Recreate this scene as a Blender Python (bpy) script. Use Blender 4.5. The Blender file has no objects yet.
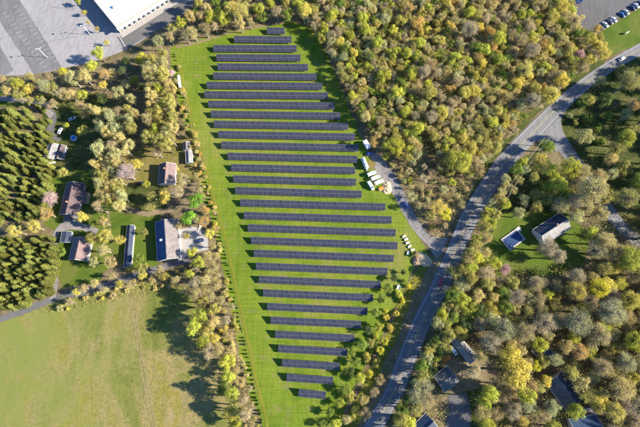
import bpy, bmesh, math, random
import numpy as np
from mathutils import Vector
from mathutils.geometry import tessellate_polygon

SC = bpy.context.scene
COL = SC.collection
R = math.radians
random.seed(7)
rng = np.random.default_rng(7)

# ------------------------------------------------------------------ camera, sky, sun, exposure
F = 427.0                 # focal length in photo pixels (24 mm on a 36 mm sensor, 640 wide)
TH = R(16.0)              # the drone looks 16 degrees off straight down
D = 243.0
CY, CZ = -D * math.sin(TH), D * math.cos(TH)
cam_d = bpy.data.cameras.new('camera')
cam_d.lens = 24.0
cam_d.sensor_width = 36.0
cam_d.clip_start = 1.0
cam_d.clip_end = 5000.0
cam = bpy.data.objects.new('camera', cam_d)
cam.location = (0, CY, CZ)
cam.rotation_euler = (TH, 0, 0)
COL.objects.link(cam)
SC.camera = cam

SUN_EL, SUN_AZ = R(27.0), R(-4.0)      # azimuth from +X (east), towards -Y
W = bpy.data.worlds.new('World')
SC.world = W
W.use_nodes = True
wn = W.node_tree
sky = wn.nodes.new('ShaderNodeTexSky')
sky.sky_type = 'NISHITA'
sky.sun_disc = False
sky.sun_elevation = SUN_EL
sky.sun_rotation = R(90) - SUN_AZ
sky.altitude = 100
sky.air_density = 1.0
sky.dust_density = 0.1
sky.ozone_density = 9.0
bg = wn.nodes['Background']
bg.inputs['Strength'].default_value = 0.095
wn.links.new(sky.outputs[0], bg.inputs[0])

sun_d = bpy.data.lights.new('sun', 'SUN')
sun_d.energy = 5.0
sun_d.angle = R(0.53)
sun_d.color = (1.0, 0.92, 0.78)
sun = bpy.data.objects.new('sun', sun_d)
sdir = Vector((math.cos(SUN_EL) * math.cos(SUN_AZ), math.cos(SUN_EL) * math.sin(SUN_AZ), math.sin(SUN_EL)))
sun.rotation_euler = sdir.to_track_quat('Z', 'Y').to_euler()
sun.location = (300, 0, 200)
COL.objects.link(sun)

SC.view_settings.view_transform = 'Standard'
SC.view_settings.look = 'None'
SC.view_settings.gamma = 1.0
SC.view_settings.use_curve_mapping = False
SC.view_settings.exposure = 1.6
SC.cycles.max_bounces = 5
SC.cycles.diffuse_bounces = 3
SC.cycles.transmission_bounces = 3
SC.cycles.glossy_bounces = 2


# ------------------------------------------------------------------ survey helpers (photo pixel <-> ground)
def P(x, y, z=0.0):
    dx, dy = (x - 320.0) / F, (213.5 - y) / F
    Y = dy * math.cos(TH) + math.sin(TH)
    Z = dy * math.sin(TH) - math.cos(TH)
    t = (z - CZ) / Z
    return Vector((dx * t, CY + Y * t, z))


def Q(v):
    a, b = v[1] - CY, v[2] - CZ
    up = a * math.cos(TH) + b * math.sin(TH)
    fw = a * math.sin(TH) - b * math.cos(TH)
    return 320.0 + F * v[0] / fw, 213.5 - F * up / fw


def inside(x, y, poly):
    c = False
    n = len(poly)
    j = n - 1
    for i in range(n):
        xi, yi = poly[i]
        xj, yj = poly[j]
        if (yi > y) != (yj > y) and x < (xj - xi) * (y - yi) / (yj - yi) + xi:
            c = not c
        j = i
    return c


# ------------------------------------------------------------------ materials
MATS = {}


def node_mat(name):
    m = bpy.data.materials.new(name)
    m.use_nodes = True
    nt = m.node_tree
    return m, nt, nt.nodes['Principled BSDF']


def coords(nt, scale=(1, 1, 1), rot=0.0, src='Position'):
    if src == 'Position':
        g = nt.nodes.new('ShaderNodeNewGeometry')
        o = g.outputs['Position']
    else:
        g = nt.nodes.new('ShaderNodeTexCoord')
        o = g.outputs[src]
    mp = nt.nodes.new('ShaderNodeMapping')
    mp.inputs['Scale'].default_value = scale
    mp.inputs['Rotation'].default_value = (0, 0, rot)
    nt.links.new(o, mp.inputs[0])
    return mp.outputs[0]


def noise(nt, vec, scale, detail=4, rough=0.6, dist=0.0):
    n = nt.nodes.new('ShaderNodeTexNoise')
    n.inputs['Scale'].default_value = scale
    n.inputs['Detail'].default_value = detail
    n.inputs['Roughness'].default_value = rough
    n.inputs['Distortion'].default_value = dist
    nt.links.new(vec, n.inputs['Vector'])
    return n.outputs['Fac']


def ramp(nt, fac, stops):
    r = nt.nodes.new('ShaderNodeValToRGB')
    e = r.color_ramp.elements
    while len(e) < len(stops):
        e.new(0.5)
    for k, (p, c) in enumerate(stops):
        e[k].position = p
        e[k].color = (c[0], c[1], c[2], 1)
    nt.links.new(fac, r.inputs[0])
    return r.outputs[0]


def mix(nt, a, b, fac, mode='MIX'):
    m = nt.nodes.new('ShaderNodeMix')
    m.data_type = 'RGBA'
    m.blend_type = mode
    for s, v in ((6, a), (7, b), (0, fac)):
        if hasattr(v, 'links') or isinstance(v, bpy.types.NodeSocket):
            nt.links.new(v, m.inputs[s])
        else:
            m.inputs[s].default_value = v if s == 0 else (v[0], v[1], v[2], 1)
    return m.outputs[2]


def bump(nt, bsdf, h, strength=0.4, dist=0.1):
    b = nt.nodes.new('ShaderNodeBump')
    b.inputs['Strength'].default_value = strength
    b.inputs['Distance'].default_value = dist
    nt.links.new(h, b.inputs['Height'])
    nt.links.new(b.outputs[0], bsdf.inputs['Normal'])


def ground_mat(name, big, fine, big_scale=0.03, fine_scale=0.9, fine_amt=0.5, stretch=(1, 1, 1), rot=0.0,
               rough=0.95, bump_s=0.5, bump_d=0.15, extra=None):
    """big: ramp over slow noise, fine: ramp (near grey 1) multiplied over it."""
    big = [(p, tuple(x * ALB for x in c)) for p, c in big]
    m, nt, b = node_mat(name)
    v = coords(nt, stretch, rot)
    c = ramp(nt, noise(nt, v, big_scale, 7, 0.62, 0.6), big)
    v2 = coords(nt)
    f = noise(nt, v2, fine_scale, 8, 0.75)
    c = mix(nt, c, ramp(nt, f, fine), fine_amt, 'MULTIPLY')
    if extra:
        c = extra(nt, c)
    nt.links.new(c, b.inputs['Base Color'])
    b.inputs['Roughness'].default_value = rough
    b.inputs['Specular IOR Level'].default_value = 0.1
    bump(nt, b, f, bump_s, bump_d)
    MATS[name] = m
    return m


ALB = 0.68
FINE = [(0.25, (0.35, 0.35, 0.35)), (0.5, (0.95, 0.95, 0.95)), (0.75, (1.45, 1.45, 1.45))]

ground_mat('forest_floor', [(0.3, (0.11, 0.10, 0.04)), (0.45, (0.19, 0.15, 0.075)), (0.58, (0.27, 0.21, 0.12)),
                            (0.75, (0.14, 0.14, 0.04))], FINE, 0.06, 0.8, 0.85, bump_d=0.3)
def field_extra(nt, c):
    s1 = noise(nt, coords(nt, (0.06, 1, 1), R(1.5)), 0.9, 4, 0.65)          # strips mown along the rows
    c = mix(nt, c, ramp(nt, s1, [(0.35, (0.74, 0.80, 0.72)), (0.5, (1, 1, 1)), (0.68, (1.25, 1.12, 1.1))]), 0.75, 'MULTIPLY')
    s2 = noise(nt, coords(nt, (1, 0.07, 1), R(-14)), 0.55, 4, 0.65)         # wheel lines down the long edge
    c = mix(nt, c, ramp(nt, s2, [(0.36, (0.78, 0.84, 0.8)), (0.5, (1, 1, 1)), (0.66, (1.2, 1.1, 1.05))]), 0.7, 'MULTIPLY')
    t = noise(nt, coords(nt), 0.16, 6, 0.7)
    return mix(nt, c, (0.19, 0.15, 0.07), ramp(nt, t, [(0.54, (0, 0, 0)), (0.70, (0.75, 0.75, 0.75))]))


ground_mat('field_grass', [(0.32, (0.135, 0.205, 0.018)), (0.46, (0.18, 0.255, 0.024)), (0.57, (0.215, 0.27, 0.032)),
                           (0.70, (0.26, 0.26, 0.065))], FINE, 0.035, 1.1, 0.6, (1, 0.45, 1), R(12), extra=field_extra)
ground_mat('lawn', [(0.3, (0.075, 0.13, 0.015)), (0.5, (0.12, 0.17, 0.022)), (0.7, (0.20, 0.19, 0.05))], FINE, 0.07, 1.2, 0.6)
ground_mat('dry_lawn', [(0.3, (0.16, 0.16, 0.03)), (0.5, (0.24, 0.20, 0.06)), (0.7, (0.30, 0.22, 0.11))], FINE, 0.09, 1.2, 0.7)
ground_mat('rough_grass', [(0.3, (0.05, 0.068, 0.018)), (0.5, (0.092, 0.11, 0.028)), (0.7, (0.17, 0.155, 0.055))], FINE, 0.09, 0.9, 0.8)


ground_mat('worn_grass', [(0.3, (0.12, 0.16, 0.035)), (0.7, (0.17, 0.19, 0.05))], FINE, 0.1, 1.2, 0.5)
ground_mat('bright_grass', [(0.3, (0.20, 0.22, 0.02)), (0.7, (0.27, 0.25, 0.04))], FINE, 0.1, 1.2, 0.5)


def meadow_extra(nt, c):
    v = coords(nt, (1, 0.12, 1), R(5))
    s = noise(nt, v, 0.35, 5, 0.7)
    c = mix(nt, c, ramp(nt, s, [(0.32, (0.66, 0.75, 0.6)), (0.5, (1, 1, 1)), (0.68, (1.3, 1.15, 1.15))]), 0.5, 'MULTIPLY')
    cl = noise(nt, coords(nt), 0.5, 7, 0.75)
    c = mix(nt, c, ramp(nt, cl, [(0.34, (0.6, 0.68, 0.5)), (0.48, (1, 1, 1)), (0.66, (1.25, 1.15, 1.1))]), 0.8, 'MULTIPLY')
    sp = nt.nodes.new('ShaderNodeSeparateXYZ')
    gg = nt.nodes.new('ShaderNodeNewGeometry')
    nt.links.new(gg.outputs['Position'], sp.inputs[0])
    mr = nt.nodes.new('ShaderNodeMapRange')
    mr.inputs['From Min'].default_value = -155
    mr.inputs['From Max'].default_value = -80
    mr.inputs['To Min'].default_value = 0.95
    mr.inputs['To Max'].default_value = 0.0
    nt.links.new(sp.outputs[0], mr.inputs['Value'])
    mm = nt.nodes.new('ShaderNodeMath')
    mm.operation = 'MULTIPLY'
    nt.links.new(mr.outputs[0], mm.inputs[0])
    nt.links.new(ramp(nt, noise(nt, coords(nt), 0.05, 5, 0.65), [(0.35, (0.1, 0.1, 0.1)), (0.55, (1, 1, 1))]), mm.inputs[1])
    c = mix(nt, c, (0.155, 0.175, 0.04), mm.outputs[0])
    v = coords(nt)
    t = noise(nt, v, 0.22, 3, 0.5)
    return mix(nt, c, (0.085, 0.10, 0.025), ramp(nt, t, [(0.66, (0, 0, 0)), (0.74, (0.6, 0.6, 0.6))]))


ground_mat('meadow_grass', [(0.33, (0.15, 0.17, 0.035)), (0.42, (0.215, 0.215, 0.055)), (0.49, (0.32, 0.26, 0.11)),
                            (0.56, (0.27, 0.24, 0.05)), (0.66, (0.37, 0.285, 0.15))], FINE, 0.022, 1.0, 0.5,
           (1, 0.6, 1), R(8), extra=meadow_extra)
ground_mat('bare_soil', [(0.3, (0.20, 0.15, 0.085)), (0.5, (0.32, 0.24, 0.14)), (0.7, (0.19, 0.17, 0.06))], FINE, 0.12, 0.9, 0.7)
ground_mat('gravel', [(0.3, (0.26, 0.235, 0.215)), (0.6, (0.35, 0.315, 0.29)), (0.8, (0.22, 0.2, 0.17))], FINE, 0.15, 1.6, 0.4, bump_d=0.05)
ground_mat('track_soil', [(0.35, (0.22, 0.21, 0.06)), (0.5, (0.35, 0.28, 0.14)), (0.65, (0.22, 0.21, 0.06))], FINE, 0.25, 1.0, 0.6)


def asphalt_extra(nt, c):
    v = coords(nt, (1, 0.18, 1), R(-31))
    s = noise(nt, v, 0.6, 4, 0.6)
    c = mix(nt, c, ramp(nt, s, [(0.35, (0.78, 0.78, 0.78)), (0.6, (1.08, 1.08, 1.08))]), 0.6, 'MULTIPLY')
    vo = nt.nodes.new('ShaderNodeTexVoronoi')
    vo.feature = 'DISTANCE_TO_EDGE'
    vo.inputs['Scale'].default_value = 0.07
    nt.links.new(coords(nt), vo.inputs['Vector'])
    return mix(nt, c, (0.1, 0.1, 0.1), ramp(nt, vo.outputs['Distance'], [(0.0, (0.5, 0.5, 0.5)), (0.012, (0, 0, 0))]))


ASF = [(0.3, (0.72, 0.72, 0.72)), (0.55, (1, 1, 1)), (0.8, (1.15, 1.15, 1.15))]
ground_mat('road_asphalt', [(0.3, (0.225, 0.22, 0.222)), (0.6, (0.285, 0.275, 0.275))], ASF, 0.05, 1.5, 0.6, bump_d=0.02, rough=0.85, extra=asphalt_extra)
ground_mat('lot_asphalt', [(0.3, (0.36, 0.34, 0.34)), (0.6, (0.42, 0.395, 0.39))], ASF, 0.03, 0.9, 0.5, bump_d=0.02, rough=0.85, extra=asphalt_extra)
ground_mat('lot_asphalt_dark', [(0.3, (0.19, 0.185, 0.185)), (0.6, (0.26, 0.25, 0.245))], ASF, 0.06, 0.9, 0.7, (1, 0.2, 1), R(33), bump_d=0.02, rough=0.85, extra=asphalt_extra)
ground_mat('lane_asphalt', [(0.3, (0.15, 0.145, 0.14)), (0.6, (0.21, 0.20, 0.19))], ASF, 0.05, 1.0, 0.6, bump_d=0.02, rough=0.85)
ground_mat('car_park_asphalt', [(0.3, (0.155, 0.145, 0.14)), (0.6, (0.185, 0.175, 0.17))], ASF, 0.05, 1.0, 0.6, bump_d=0.02, rough=0.85, extra=asphalt_extra)


def plain(name, col, rough=0.7, var=0.25, scale=1.5, metal=0.0, bump_d=0.02, spec=0.3):
    m, nt, b = node_mat(name)
    v = coords(nt, src='Object')
    f = noise(nt, v, scale, 5, 0.65)
    lo, hi = 1 - var, 1 + var
    c = ramp(nt, f, [(0.3, [x * lo for x in col]), (0.7, [min(1, x * hi) for x in col])])
    nt.links.new(c, b.inputs['Base Color'])
    b.inputs['Roughness'].default_value = rough
    b.inputs['Metallic'].default_value = metal
    b.inputs['Specular IOR Level'].default_value = spec
    if bump_d:
        bump(nt, b, f, 0.3, bump_d)
    MATS[name] = m
    return m


plain('white_paint', (0.50, 0.50, 0.50), 0.8, 0.2, 0.8)
plain('yellow_paint', (0.46, 0.37, 0.14), 0.8, 0.2, 0.8)
plain('white_wall', (0.52, 0.50, 0.47), 0.7, 0.08)
plain('cream_wall', (0.30, 0.26, 0.21), 0.8, 0.1)
plain('grey_wall', (0.34, 0.34, 0.34), 0.8, 0.12)
plain('red_wall', (0.30, 0.13, 0.10), 0.8, 0.15)
plain('white_membrane', (0.80, 0.80, 0.80), 0.6, 0.05, 0.2)
plain('dark_opening', (0.03, 0.035, 0.05), 0.25, 0.2)
plain('glass', (0.03, 0.04, 0.06), 0.08, 0.1, 1.0, 0, 0, 0.5)
plain('metal', (0.45, 0.46, 0.48), 0.4, 0.1, 2.0, 0.6)
plain('white_metal', (0.75, 0.76, 0.78), 0.4, 0.06, 2.0)
plain('steel_post', (0.30, 0.31, 0.33), 0.5, 0.1, 2.0, 0.4)
plain('tyre', (0.02, 0.02, 0.022), 0.8, 0.1)
plain('trunk_bark', (0.13, 0.105, 0.085), 0.95, 0.35, 3.0)
plain('pale_bark', (0.27, 0.235, 0.19), 0.95, 0.3, 3.0)
plain('pole_wood', (0.16, 0.12, 0.085), 0.9, 0.3, 4.0)
plain('wire_metal', (0.5, 0.48, 0.44), 0.6, 0.1)
plain('brick', (0.33, 0.17, 0.12), 0.85, 0.25, 4.0)
plain('timber', (0.40, 0.29, 0.18), 0.85, 0.25, 2.0)
plain('sand', (0.50, 0.38, 0.22), 0.95, 0.25, 1.2)
plain('orange_plastic', (0.60, 0.20, 0.04), 0.6, 0.15)
plain('blue_tarp', (0.05, 0.16, 0.45), 0.5, 0.25)
plain('pool_cover', (0.025, 0.05, 0.12), 0.35, 0.2, 0.5)
plain('concrete', (0.33, 0.30, 0.28), 0.9, 0.15, 1.0)
plain('dirty_white', (0.62, 0.60, 0.55), 0.7, 0.25, 1.0)
plain('headlamp', (0.8, 0.8, 0.75), 0.15, 0.05)
plain('tail_lamp', (0.35, 0.02, 0.02), 0.25, 0.05)
plain('green_sheet', (0.10, 0.20, 0.14), 0.6, 0.2)
plain('brush', (0.24, 0.17, 0.11), 0.95, 0.4, 1.5)


def shingle(name, col, var=0.28):
    m, nt, b = node_mat(name)
    v = coords(nt, src='Object')
    w = nt.nodes.new('ShaderNodeTexBrick')
    w.inputs['Scale'].default_value = 1.0
    w.inputs['Brick Width'].default_value = 0.9
    w.inputs['Row Height'].default_value = 0.32
    w.inputs['Mortar Size'].default_value = 0.02
    w.inputs['Color1'].default_value = (0.8, 0.8, 0.8, 1)
    w.inputs['Color2'].default_value = (1.15, 1.15, 1.15, 1)
    w.inputs['Mortar'].default_value = (0.5, 0.5, 0.5, 1)
    nt.links.new(v, w.inputs['Vector'])
    f = noise(nt, v, 0.5, 6, 0.7)
    c = ramp(nt, f, [(0.3, [x * (1 - var) for x in col]), (0.7, [x * (1 + var) for x in col])])
    c = mix(nt, c, w.outputs['Color'], 0.8, 'MULTIPLY')
    nt.links.new(c, b.inputs['Base Color'])
    b.inputs['Roughness'].default_value = 0.85
    b.inputs['Specular IOR Level'].default_value = 0.2
    MATS[name] = m


shingle('roof_brown', (0.12, 0.085, 0.085))
shingle('roof_pink', (0.20, 0.14, 0.13))
shingle('roof_tan', (0.19, 0.165, 0.155))
shingle('roof_grey', (0.11, 0.115, 0.12))
shingle('roof_slate', (0.055, 0.07, 0.10))
shingle('roof_pale', (0.24, 0.23, 0.22))
shingle('roof_blue', (0.05, 0.09, 0.16))


def panel_mat():
    m, nt, b = node_mat('solar_glass')
    g = nt.nodes.new('ShaderNodeNewGeometry')
    c = ramp(nt, g.outputs['Random Per Island'], [(0.0, (0.028, 0.030, 0.042)), (0.5, (0.038, 0.040, 0.054)), (1.0, (0.050, 0.051, 0.067))])
    nt.links.new(c, b.inputs['Base Color'])
    b.inputs['Roughness'].default_value = 0.28
    b.inputs['Specular IOR Level'].default_value = 0.5
    MATS['solar_glass'] = m


panel_mat()
plain('panel_frame', (0.17, 0.17, 0.195), 0.5, 0.05, 2.0, 0.0, 0)


def tint_mat(name, lo, hi, transl=0.25, rough=0.9):
    """foliage tinted by the object's own colour, varied leaf clump by leaf clump"""
    m, nt, b = node_mat(name)
    oi = nt.nodes.new('ShaderNodeObjectInfo')
    g = nt.nodes.new('ShaderNodeNewGeometry')
    c = mix(nt, oi.outputs['Color'], ramp(nt, g.outputs['Random Per Island'], [(0, lo), (1, hi)]), 1.0, 'MULTIPLY')
    nt.links.new(c, b.inputs['Base Color'])
    b.inputs['Roughness'].default_value = rough
    b.inputs['Specular IOR Level'].default_value = 0.12
    if transl:
        t = nt.nodes.new('ShaderNodeBsdfTranslucent')
        nt.links.new(c, t.inputs['Color'])
        ms = nt.nodes.new('ShaderNodeMixShader')
        ms.inputs[0].default_value = transl
        nt.links.new(b.outputs[0], ms.inputs[1])
        nt.links.new(t.outputs[0], ms.inputs[2])
        nt.links.new(ms.outputs[0], nt.nodes['Material Output'].inputs[0])
    MATS[name] = m


tint_mat('foliage', (0.80, 0.82, 0.74), (1.32, 1.28, 1.24), 0.45)
tint_mat('twigs', (0.72, 0.72, 0.7), (1.4, 1.36, 1.3), 0.4)
tint_mat('needles', (0.6, 0.62, 0.6), (1.3, 1.3, 1.2), 0.25)


def tint_paint():
    m, nt, b = node_mat('car_paint')
    oi = nt.nodes.new('ShaderNodeObjectInfo')
    nt.links.new(oi.outputs['Color'], b.inputs['Base Color'])
    b.inputs['Roughness'].default_value = 0.3
    b.inputs['Coat Weight'].default_value = 0.6
    MATS['car_paint'] = m


tint_paint()


def under_mat():
    m, nt, b = node_mat('undergrowth_leaves')
    g = nt.nodes.new('ShaderNodeNewGeometry')
    c = ramp(nt, g.outputs['Random Per Island'], [(0.0, (0.14, 0.15, 0.035)), (0.3, (0.27, 0.26, 0.06)), (0.5, (0.36, 0.29, 0.13)),
                                                  (0.75, (0.24, 0.19, 0.10)), (1.0, (0.36, 0.30, 0.14))])
    c2 = noise(nt, coords(nt), 0.05, 3, 0.5)
    c = mix(nt, c, ramp(nt, c2, [(0.4, (0.8, 1.0, 0.6)), (0.6, (1.15, 0.95, 0.95))]), 0.8, 'MULTIPLY')
    nt.links.new(c, b.inputs['Base Color'])
    b.inputs['Roughness'].default_value = 0.95
    b.inputs['Specular IOR Level'].default_value = 0.1
    MATS['undergrowth_leaves'] = m


under_mat()


# ------------------------------------------------------------------ object helpers
def mesh_obj(name, me, parent=None, loc=None):
    o = bpy.data.objects.new(name, me)
    COL.objects.link(o)
    if parent is not None:
        o.parent = parent
    if loc is not None:
        o.location = loc
    return o


def mk(name, verts, faces, mat):
    me = bpy.data.meshes.new(name)
    me.from_pydata([tuple(v) for v in verts], [], [tuple(f) for f in faces])
    if mat:
        me.materials.append(MATS[mat])
    me.update()
    return me


def tag(o, label, cat=None, group=None):
    if label:
        o['label'] = label
    if cat:
        o['category'] = cat
    if group:
        o['group'] = group
    return o


def thing(name, label, cat, loc, rz=0.0, group=None):
    o = bpy.data.objects.new(name, None)
    o.empty_display_size = 0.5
    COL.objects.link(o)
    o.location = loc
    o.rotation_euler = (0, 0, rz)
    return tag(o, label, cat, group)


class MB:
    """collects shapes into one mesh"""

    def __init__(s):
        s.v, s.f = [], []

    def add(s, verts, faces):
        n = len(s.v)
        s.v += [tuple(v) for v in verts]
        s.f += [tuple(i + n for i in f) for f in faces]
        return s

    def box(s, x0, x1, y0, y1, z0, z1):
        v = [(x0, y0, z0), (x1, y0, z0), (x1, y1, z0), (x0, y1, z0), (x0, y0, z1), (x1, y0, z1), (x1, y1, z1), (x0, y1, z1)]
        return s.add(v, [(3, 2, 1, 0), (4, 5, 6, 7), (0, 1, 5, 4), (1, 2, 6, 5), (2, 3, 7, 6), (3, 0, 4, 7)])

    def tube(s, pts, rad, n=6):
        pts = [Vector(p) for p in pts]
        if not isinstance(rad, (list, tuple)):
            rad = [rad] * len(pts)
        vs, fs = [], []
        for i, p in enumerate(pts):
            d = (pts[min(i + 1, len(pts) - 1)] - pts[max(i - 1, 0)]).normalized()
            a = d.orthogonal().normalized()
            b = d.cross(a)
            for k in range(n):
                t = 2 * math.pi * k / n
                vs.append(p + (a * math.cos(t) + b * math.sin(t)) * rad[i])
        for i in range(len(pts) - 1):
            for k in range(n):
                fs.append((i * n + k, i * n + (k + 1) % n, (i + 1) * n + (k + 1) % n, (i + 1) * n + k))
        fs.append(tuple(reversed(range(n))))
        fs.append(tuple(range((len(pts) - 1) * n, len(pts) * n)))
        return s.add(vs, fs)

    def me(s, name, mat, smooth=False):
        m = mk(name, s.v, s.f, mat)
        if smooth:
            m.polygons.foreach_set('use_smooth', [True] * len(m.polygons))
        return m

    def build(s, name, mat, parent=None, loc=None, smooth=False):
        return mesh_obj(name, s.me(name, mat, smooth), parent, loc)


def catmull(pts, n=8):
    out = []
    m = len(pts)
    for i in range(m - 1):
        p0, p1, p2, p3 = pts[max(i - 1, 0)], pts[i], pts[i + 1], pts[min(i + 2, m - 1)]
        for k in range(n):
            t = k / n
            out.append(tuple(0.5 * (2 * p1[j] + (p2[j] - p0[j]) * t + (2 * p0[j] - 5 * p1[j] + 4 * p2[j] - p3[j]) * t * t
                                    + (3 * p1[j] - p0[j] - 3 * p2[j] + p3[j]) * t ** 3) for j in range(2)))
    out.append(tuple(pts[-1]))
    return out


def struct(name, me):
    o = mesh_obj(name, me)
    o['kind'] = 'structure'
    return o


LAYER = {}


def lay(z):
    """every sheet laid on one level lies 2.5 mm above the one before"""
    LAYER[z] = LAYER.get(z, -1) + 1
    return z + 0.0025 * LAYER[z]


def sheet(name, px, z, mat, jit=0.0, step=4.0, smooth=True):
    """a ground sheet whose outline is surveyed in photo pixels; jit roughens the edge (metres)"""
    z = lay(z)
    pts = [P(x, y, z) for x, y in px]
    out = []
    rr = random.Random(hash((name, len(px))) % 99991 if False else len(px) * 131 + int(px[0][0] * 7 + px[0][1]))
    n = len(pts)
    for i in range(n):
        a, b = pts[i], pts[(i + 1) % n]
        k = max(1, int((b - a).length / step)) if jit else 1
        for q in range(k):
            p = a.lerp(b, q / k)
            if jit:
                p = p + Vector((rr.uniform(-jit, jit), rr.uniform(-jit, jit), 0))
            out.append(p)
    tri = tessellate_polygon([out])
    fs = []
    for t in tri:
        a, b, c = (out[i] for i in t)
        nz = (b - a).cross(c - a).z
        fs.append(t if nz > 0 else (t[0], t[2], t[1]))
    return struct(name, mk(name, out, fs, mat))


def strip_mesh(name, L, Rr, z, mat, t0=0.0, t1=1.0):
    vs, fs = [], []
    for a, b in zip(L, Rr):
        va, vb = P(a[0], a[1], z), P(b[0], b[1], z)
        vs += [va.lerp(vb, t0), va.lerp(vb, t1)]
    for i in range(len(L) - 1):
        fs.append((2 * i, 2 * i + 1, 2 * i + 3, 2 * i + 2))
    me = mk(name, vs, fs, mat)
    if me.polygons and sum(p.normal.z for p in me.polygons) < 0:
        me.flip_normals()
    return me


def ribbon(name, px, width, z, mat, jit=0.0, n=6, kind=True):
    """a path of constant width in metres along a pixel polyline"""
    z = lay(z)
    c = [P(x, y, z) for x, y in catmull(px, n)]
    vs, fs = [], []
    rr = random.Random(int(px[0][0] * 13 + px[0][1] * 7))
    for i, p in enumerate(c):
        d = (c[min(i + 1, len(c) - 1)] - c[max(i - 1, 0)]).normalized()
        s = Vector((-d.y, d.x, 0))
        w = width[0] + (width[1] - width[0]) * i / (len(c) - 1) if isinstance(width, tuple) else width
        vs += [p + s * (w / 2 + rr.uniform(-jit, jit)), p - s * (w / 2 + rr.uniform(-jit, jit))]
    for i in range(len(c) - 1):
        fs.append((2 * i + 1, 2 * i + 3, 2 * i + 2, 2 * i))
    me = mk(name, vs, fs, mat)
    return struct(name, me) if kind else me


# ------------------------------------------------------------------ ground and paving
Z1, Z2, Z3, Z4 = 0.02, 0.075, 0.14, 0.17
g = MB().add([(-900, -700, 0), (900, -700, 0), (900, 1100, 0), (-900, 1100, 0)], [(0, 1, 2, 3)]).build('ground', 'forest_floor')
g['kind'] = 'structure'

FIELD = [(171, 46), (195, 41), (212, 35), (250, 27), (288, 20), (312, 28), (330, 60), (350, 112), (368, 150), (396, 190), (425, 248),
         (415, 268), (398, 300), (378, 345), (360, 375), (346, 405), (335, 440), (268, 440), (248, 390), (234, 330), (221, 260),
         (205, 200), (190, 150), (179, 105), (170, 70)]
MEADOW = [(-60, 332), (20, 315), (60, 300), (110, 290), (150, 282), (186, 285), (205, 320), (222, 365), (238, 400), (246, 445), (-60, 445)]
sheet('solar_field_grass', FIELD, Z1, 'field_grass', 0.6)
sheet('meadow', MEADOW, Z1, 'meadow_grass', 1.2)
for off in (-1.6, 1.6):
    ribbon('wheel_rut', [(132 + off, 296), (134.5 + off, 315), (137.5 + off, 338), (142 + off, 366), (146 + off, 388), (150.5 + off, 410), (155 + off, 440)], 0.95, Z2, 'track_soil', 0.4, 14)
ribbon('mown_strip', [(180, 66), (186, 93), (195, 130), (206, 169), (218.5, 214), (229, 255), (239, 300), (248, 342), (257, 383), (265, 415), (269, 440)], 1.3, Z2, 'bright_grass', 0.3)
ribbon('field_edge_path', [(176, 47), (196, 43), (215, 37), (240, 30), (262, 26), (284, 22)], 1.8, Z2, 'bare_soil', 0.5)

# lawns and rough ground
sheet('lawn', [(40, 172), (98, 168), (108, 208), (112, 262), (98, 282), (62, 288), (56, 262), (58, 232), (44, 225)], Z1, 'lawn', 0.8)
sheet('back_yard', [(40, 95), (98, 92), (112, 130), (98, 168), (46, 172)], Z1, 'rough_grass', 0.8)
sheet('dry_lawn', [(106, 152), (160, 146), (196, 132), (206, 168), (196, 182), (156, 192), (112, 200)], Z1, 'dry_lawn', 0.9)
sheet('side_lawn', [(110, 208), (128, 214), (160, 205), (158, 268), (132, 270), (112, 258)], Z1, 'lawn', 0.8)
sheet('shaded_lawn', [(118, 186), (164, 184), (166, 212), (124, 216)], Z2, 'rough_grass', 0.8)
sheet('corner_lawn', [(-10, 90), (26, 92), (30, 104), (-10, 108)], Z1, 'lawn', 0.8)
sheet('roadside_lawn', [(602, 31), (660, -4), (660, 34), (608, 57)], Z1, 'lawn', 0.4)
sheet('corner_green', [(560, 112), (576, 93), (600, 74), (660, 46), (690, 100), (690, 205), (640, 232), (612, 205), (585, 165), (566, 138)], Z1, 'rough_grass', 0.8)
sheet('house_lawn', [(486, 212), (520, 196), (560, 205), (588, 232), (586, 262), (560, 276), (498, 276), (480, 246)], Z1, 'lawn', 0.9)
sheet('woodland_lawn', [(506, 165), (540, 150), (560, 175), (575, 205), (545, 212), (498, 212)], Z1, 'rough_grass', 0.9)
sheet('lower_lawn', [(456, 394), (500, 384), (512, 440), (440, 440)], Z1, 'rough_grass', 0.9)
sheet('verge', [(440, 256), (432, 262), (410, 300), (396, 340), (380, 372), (352, 440), (366, 440), (390, 394), (404, 352), (424, 312), (444, 270)], Z2, 'bare_soil', 0.9)
sheet('verge_grass', [(424, 262), (412, 276), (398, 304), (384, 340), (370, 372), (346, 420), (340, 440), (356, 440), (380, 388), (396, 346), (410, 308), (428, 268)], Z1, 'bright_grass', 0.9)
sheet('drive_verge', [(392, 196), (404, 216), (424, 246), (432, 260), (414, 258), (400, 236)], Z1, 'field_grass', 0.6)
sheet('roadside_strip', [(462, 214), (478, 186), (496, 158), (522, 130), (546, 106), (580, 80), (608, 60), (604, 56), (574, 76), (540, 102), (516, 126), (490, 152), (470, 182), (450, 220)], Z1, 'rough_grass', 0.6)

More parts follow.
